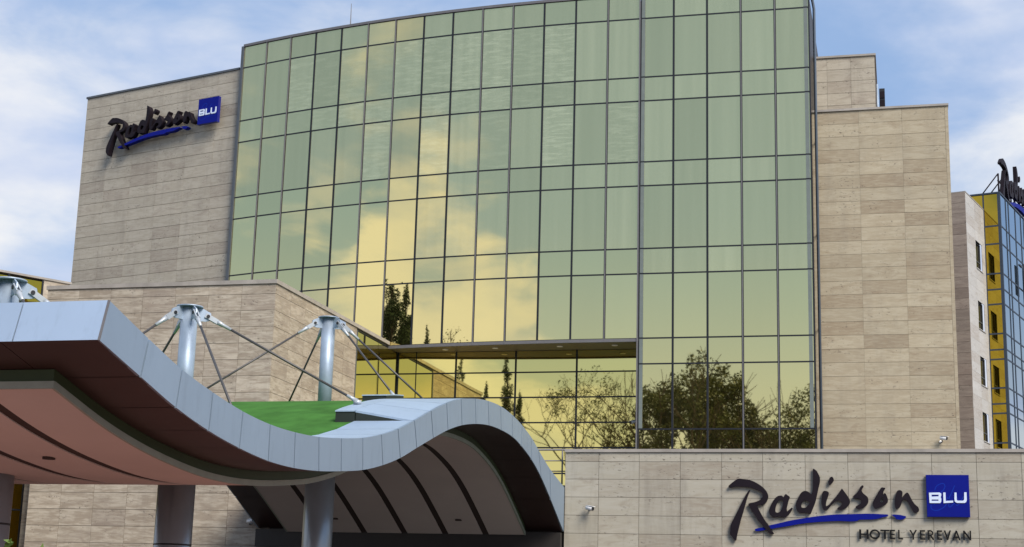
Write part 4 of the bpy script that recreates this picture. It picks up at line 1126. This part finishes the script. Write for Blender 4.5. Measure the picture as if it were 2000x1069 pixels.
ru = thing('rooftop_unit', 'dark ventilation unit beside the small upper stone block', 'ventilation unit', (-0.2, 67.5, 22.9))
part('housing', MB().box(-0.44, -0.20, 66.6, 68.2, 22.9, 25.05), MT['black'], ru)
part('flue', MB().tube([(-0.52, 66.5, 22.9), (-0.52, 66.5, 25.22)], 0.045, 10), MT['galv'], ru)
for k in range(5): part('louvre', MB().box(-0.43, -0.21, 66.56, 66.595, 23.0+k*.4, 23.30+k*.4), MT['letter'], ru)

# ------------------------------------------------------------------ plants
def leaf_cloud(centers, n, size, rnd, stretch=(1, 1, 1), aspect=0.55, up=0.0):
    """n leaf quads scattered in a list of ellipsoids (c, r)"""
    ws = np.array([c[1][0]*c[1][1]*c[1][2] for c in centers])**0.75; ws /= ws.sum()
    rg = np.random.default_rng(rnd)
    idx = rg.choice(len(centers), n, p=ws)
    C_ = np.array([c[0] for c in centers])[idx]; R_ = np.array([c[1] for c in centers])[idx]
    d = rg.normal(size=(n, 3)); d /= np.linalg.norm(d, axis=1)[:, None]
    r = rg.random(n)**0.42
    P = C_+d*R_*r[:, None]
    a = rg.normal(size=(n, 3)); a[:, 2] += up; a /= np.linalg.norm(a, axis=1)[:, None]
    b = np.cross(a, rg.normal(size=(n, 3))); b /= np.linalg.norm(b, axis=1)[:, None]
    s = size*rg.uniform(0.6, 1.4, n)[:, None]
    V = np.stack([P-a*s, P+b*s*aspect, P+a*s, P-b*s*aspect], 1).reshape(-1, 3)
    F = np.arange(4*n).reshape(n, 4)
    return V, F
def foliage(name, V, F, mat, parent, origin):
    me = bpy.data.meshes.new(name)
    me.from_pydata((V-np.array(origin)).tolist(), [], F.tolist()); me.materials.append(mat)
    return place(name, me, parent, origin)
def branches(mb, rnd, p, d, L, r, depth, tips, spread=0.5, up=0.25, kids=(2, 3), shrink=0.72):
    q = p + d*L*0.5 + Vector((rnd.uniform(-1, 1), rnd.uniform(-1, 1), rnd.uniform(-.5, .8)))*L*0.08
    e = q + (d + Vector((rnd.uniform(-1, 1), rnd.uniform(-1, 1), up))*0.18).normalized()*L*0.5
    mb.tube([p, q, e], [r, r*.85, r*.68], 6 if r > .05 else 4, cap=False)
    if depth == 0:
        tips.append(e); return
    if depth <= 2: tips.append(q)
    for k in range(rnd.randint(*kids)):
        nd = (d + Vector((rnd.gauss(0, spread), rnd.gauss(0, spread), rnd.gauss(up, spread*.5)))).normalized()
        branches(mb, rnd, e if k else (q+e)*.5 if rnd.random() < .4 else e, nd, L*shrink*rnd.uniform(.8, 1.15), r*.62, depth-1, tips, spread, up, kids, shrink)
def broad_tree(name, loc, h, crown_r, crown_z0, label, cat_, seed, leaves, lsize, mat, thin=False, depth=4, group='trees across the street mirrored in the glass'):
    t = thing(name, label, cat_, loc, group); rnd = random.Random(seed)
    x, y, z = loc; m = MB(); tips = []
    th = crown_z0
    m.tube([(x, y, 0), (x+.1, y, th*.5), (x, y+.1, th+.5)], [h*.022, h*.016, h*(.006 if thin else .014)], 10, cap=False)
    for k in range(6):
        a = 2*math.pi*k/6+rnd.uniform(-.3, .3)
        branches(m, rnd, Vector((x, y+.1, th*rnd.uniform(.8, 1.0))), Vector((math.cos(a)*.55, math.sin(a)*.55, 1)).normalized(), (h-th)*.36, h*(.0038 if thin else .009), depth, tips, .55 if thin else .42, .12 if thin else .2)
    part('trunk', m, MT['bark'], t, loc)
    cs = []
    for e in tips:
        cs.append((tuple(e), (lsize*5.2*rnd.uniform(.6, 1.3),)*3))
    if not thin:
        for k in range(70):
            d = Vector((rnd.gauss(0, 1), rnd.gauss(0, 1), rnd.gauss(0, 1))).normalized()*rnd.uniform(.35, .86); q = rnd.uniform(.8, 1.5)
            cs.append(((x+d.x*crown_r, y+d.y*crown_r, (h+th)/2+d.z*(h-th)/2), (q, q, q*.8)))
    V, F = leaf_cloud(cs, leaves, lsize, seed)
    # keep the crown inside its outline
    c0 = np.array([x, y, (h+th)/2]); rr = np.array([crown_r, crown_r, (h-th)/2*1.12])
    ok = (((V.reshape(-1, 4, 3).mean(1)-c0)/rr)**2).sum(1) < 1.0
    V = V.reshape(-1, 4, 3)[ok].reshape(-1, 3); F = np.arange(len(V)).reshape(-1, 4)
    foliage('crown', V, F, mat, t, loc)
    return t
def poplar(loc, h, r, label, seed, z0=3.0, leaves=5200, lsize=.16, lean=0.0):
    t = thing('poplar_tree', label, 'tree', loc, 'trees across the street mirrored in the glass'); rnd = random.Random(seed)
    x, y, z = loc; m = MB()
    m.tube([(x, y, 0), (x+lean*h*.3, y, h*.5), (x+lean*h, y, h*.97)], [h*.012, h*.008, .02], 8, cap=False)
    cs = []
    for k in range(46):
        f = rnd.random()**.8; zc = z0+(h-z0)*f*.97
        w = r*min(1.0, (1.02-f)*2.6)**.7
        a = rnd.uniform(0, 6.28); rad = w*rnd.uniform(.1, .62)
        c = (x+lean*zc+math.cos(a)*rad, y+math.sin(a)*rad, zc)
        m.tube([(x+lean*max(0, zc-1.6), y, max(1, zc-1.6)), c], [.045, .015], 4, cap=False)
        cs.append((c, (w*.36, w*.36, w*.36+.45)))
    part('trunk', m, MT['bark_dark'], t, loc)
    V, F = leaf_cloud(cs, leaves, lsize, seed, up=.4)
    foliage('crown', V, F, MT['leaf_poplar'], t, loc)
broad_tree('plane_tree', (-18.2, -12.5, 0), 25.0, 6.4, 8.5, 'broad leafy plane tree mirrored large in the lower right glass', 'tree', 3, 46000, .15, MT['leaf_plane'])
broad_tree('plane_tree', (-8.2, -12.0, 0), 21.6, 3.6, 7.5, 'smaller leafy tree mirrored beside the right edge of the glass', 'tree', 5, 20000, .15, MT['leaf_plane'])
broad_tree('plane_tree', (-12.0, -14.0, 0), 20.4, 3.2, 7.5, 'low tree mirrored between the broad plane tree and the glass edge', 'tree', 9, 16000, .15, MT['leaf_plane'])
broad_tree('spring_tree', (-28.3, -12.0, 0), 25.6, 4.6, 12.0, 'thinly leafed spring tree mirrored in the recessed glass', 'tree', 12, 6500, .11, MT['leaf_spring'], thin=True)
broad_tree('spring_tree', (-40.75, 20.0, 0), 23.4, 1.6, 19.3, 'small bare branched tree mirrored low in the curved glass', 'tree', 21, 900, .085, MT['leaf_spring'], thin=True)
broad_tree('spring_tree', (-24.6, -13.5, 0), 19.3, 3.6, 8.0, 'low spring tree mirrored at the corner of the recessed glass', 'tree', 31, 3000, .16, MT['leaf_plane'])
poplar((-52.45, 20.0, 0), 27.9, 2.1, 'tallest poplar mirrored in the curved glass above the mast', 51, 12.0, 15000, .12, .004)
poplar((-50.95, 20.0, 0), 27.5, 1.25, 'slimmer poplar mirrored right beside the tallest one', 52, 12.0, 12000, .11, -.004)
poplar((-50.4, 19.0, 0), 23.4, 1.2, 'low poplar mirrored at the foot of the poplar pair', 53, 12.0, 8000, .11)
poplar((-47.0, 20.5, 0), 23.2, .9, 'little poplar mirrored one pane right of the poplar pair', 59, 12.0, 6000, .10)
poplar((-45.75, 20.0, 0), 23.5, .62, 'slender short poplar mirrored alone in the curved glass', 54, 12.0, 5000, .09)
poplar((-40.8, -12.0, 0), 26.7, 1.6, 'poplar mirrored at the left end of the recessed glass', 55, 9.0, 9000, .11)
poplar((-38.5, -12.5, 0), 24.1, 1.2, 'low poplar mirrored between two taller ones in the recess', 56, 9.0, 9000, .11)
poplar((-36.3, -12.0, 0), 26.6, 1.4, 'tall slim poplar mirrored in the middle of the recessed glass', 57, 9.0, 9000, .11)
poplar((-35.0, -12.0, 0), 23.1, 1.2, 'short poplar mirrored right of the tall slim one', 58, 9.0, 9000, .11)

# shrub whose tips reach into the lower left corner
sh = thing('shrub', 'leafy green shrub tips at the lower left picture corner', 'shrub', (-7.6, 12.3, 0))
m = MB(); rs = random.Random(4); cs = []
for k in range(34):
    a = rs.uniform(0, 6.28); r = rs.uniform(.1, .62); x = -7.6+math.cos(a)*r; y = 12.3+math.sin(a)*r; hgt = rs.uniform(1.6, 2.13)-abs(x+7.75)*.05
    m.tube([(-7.6+math.cos(a)*.1, 12.3+math.sin(a)*.1, 0), (x*.6-7.6*.4, y*.6+12.3*.4, hgt*.55), (x, y, hgt)], [.02, .013, .005], 5, cap=False)
    cs.append(((x, y, hgt-.12), (.10, .10, .20))); cs.append(((x, y, hgt-.55), (.22, .22, .35)))
part('stems', m, MT['bark'], sh, (-7.6, 12.3, 0))
V, F = leaf_cloud(cs, 5200, .055, 8, aspect=.38, up=.2)
foliage('leaves', V, F, MT['leaf_shrub'], sh, (-7.6, 12.3, 0))
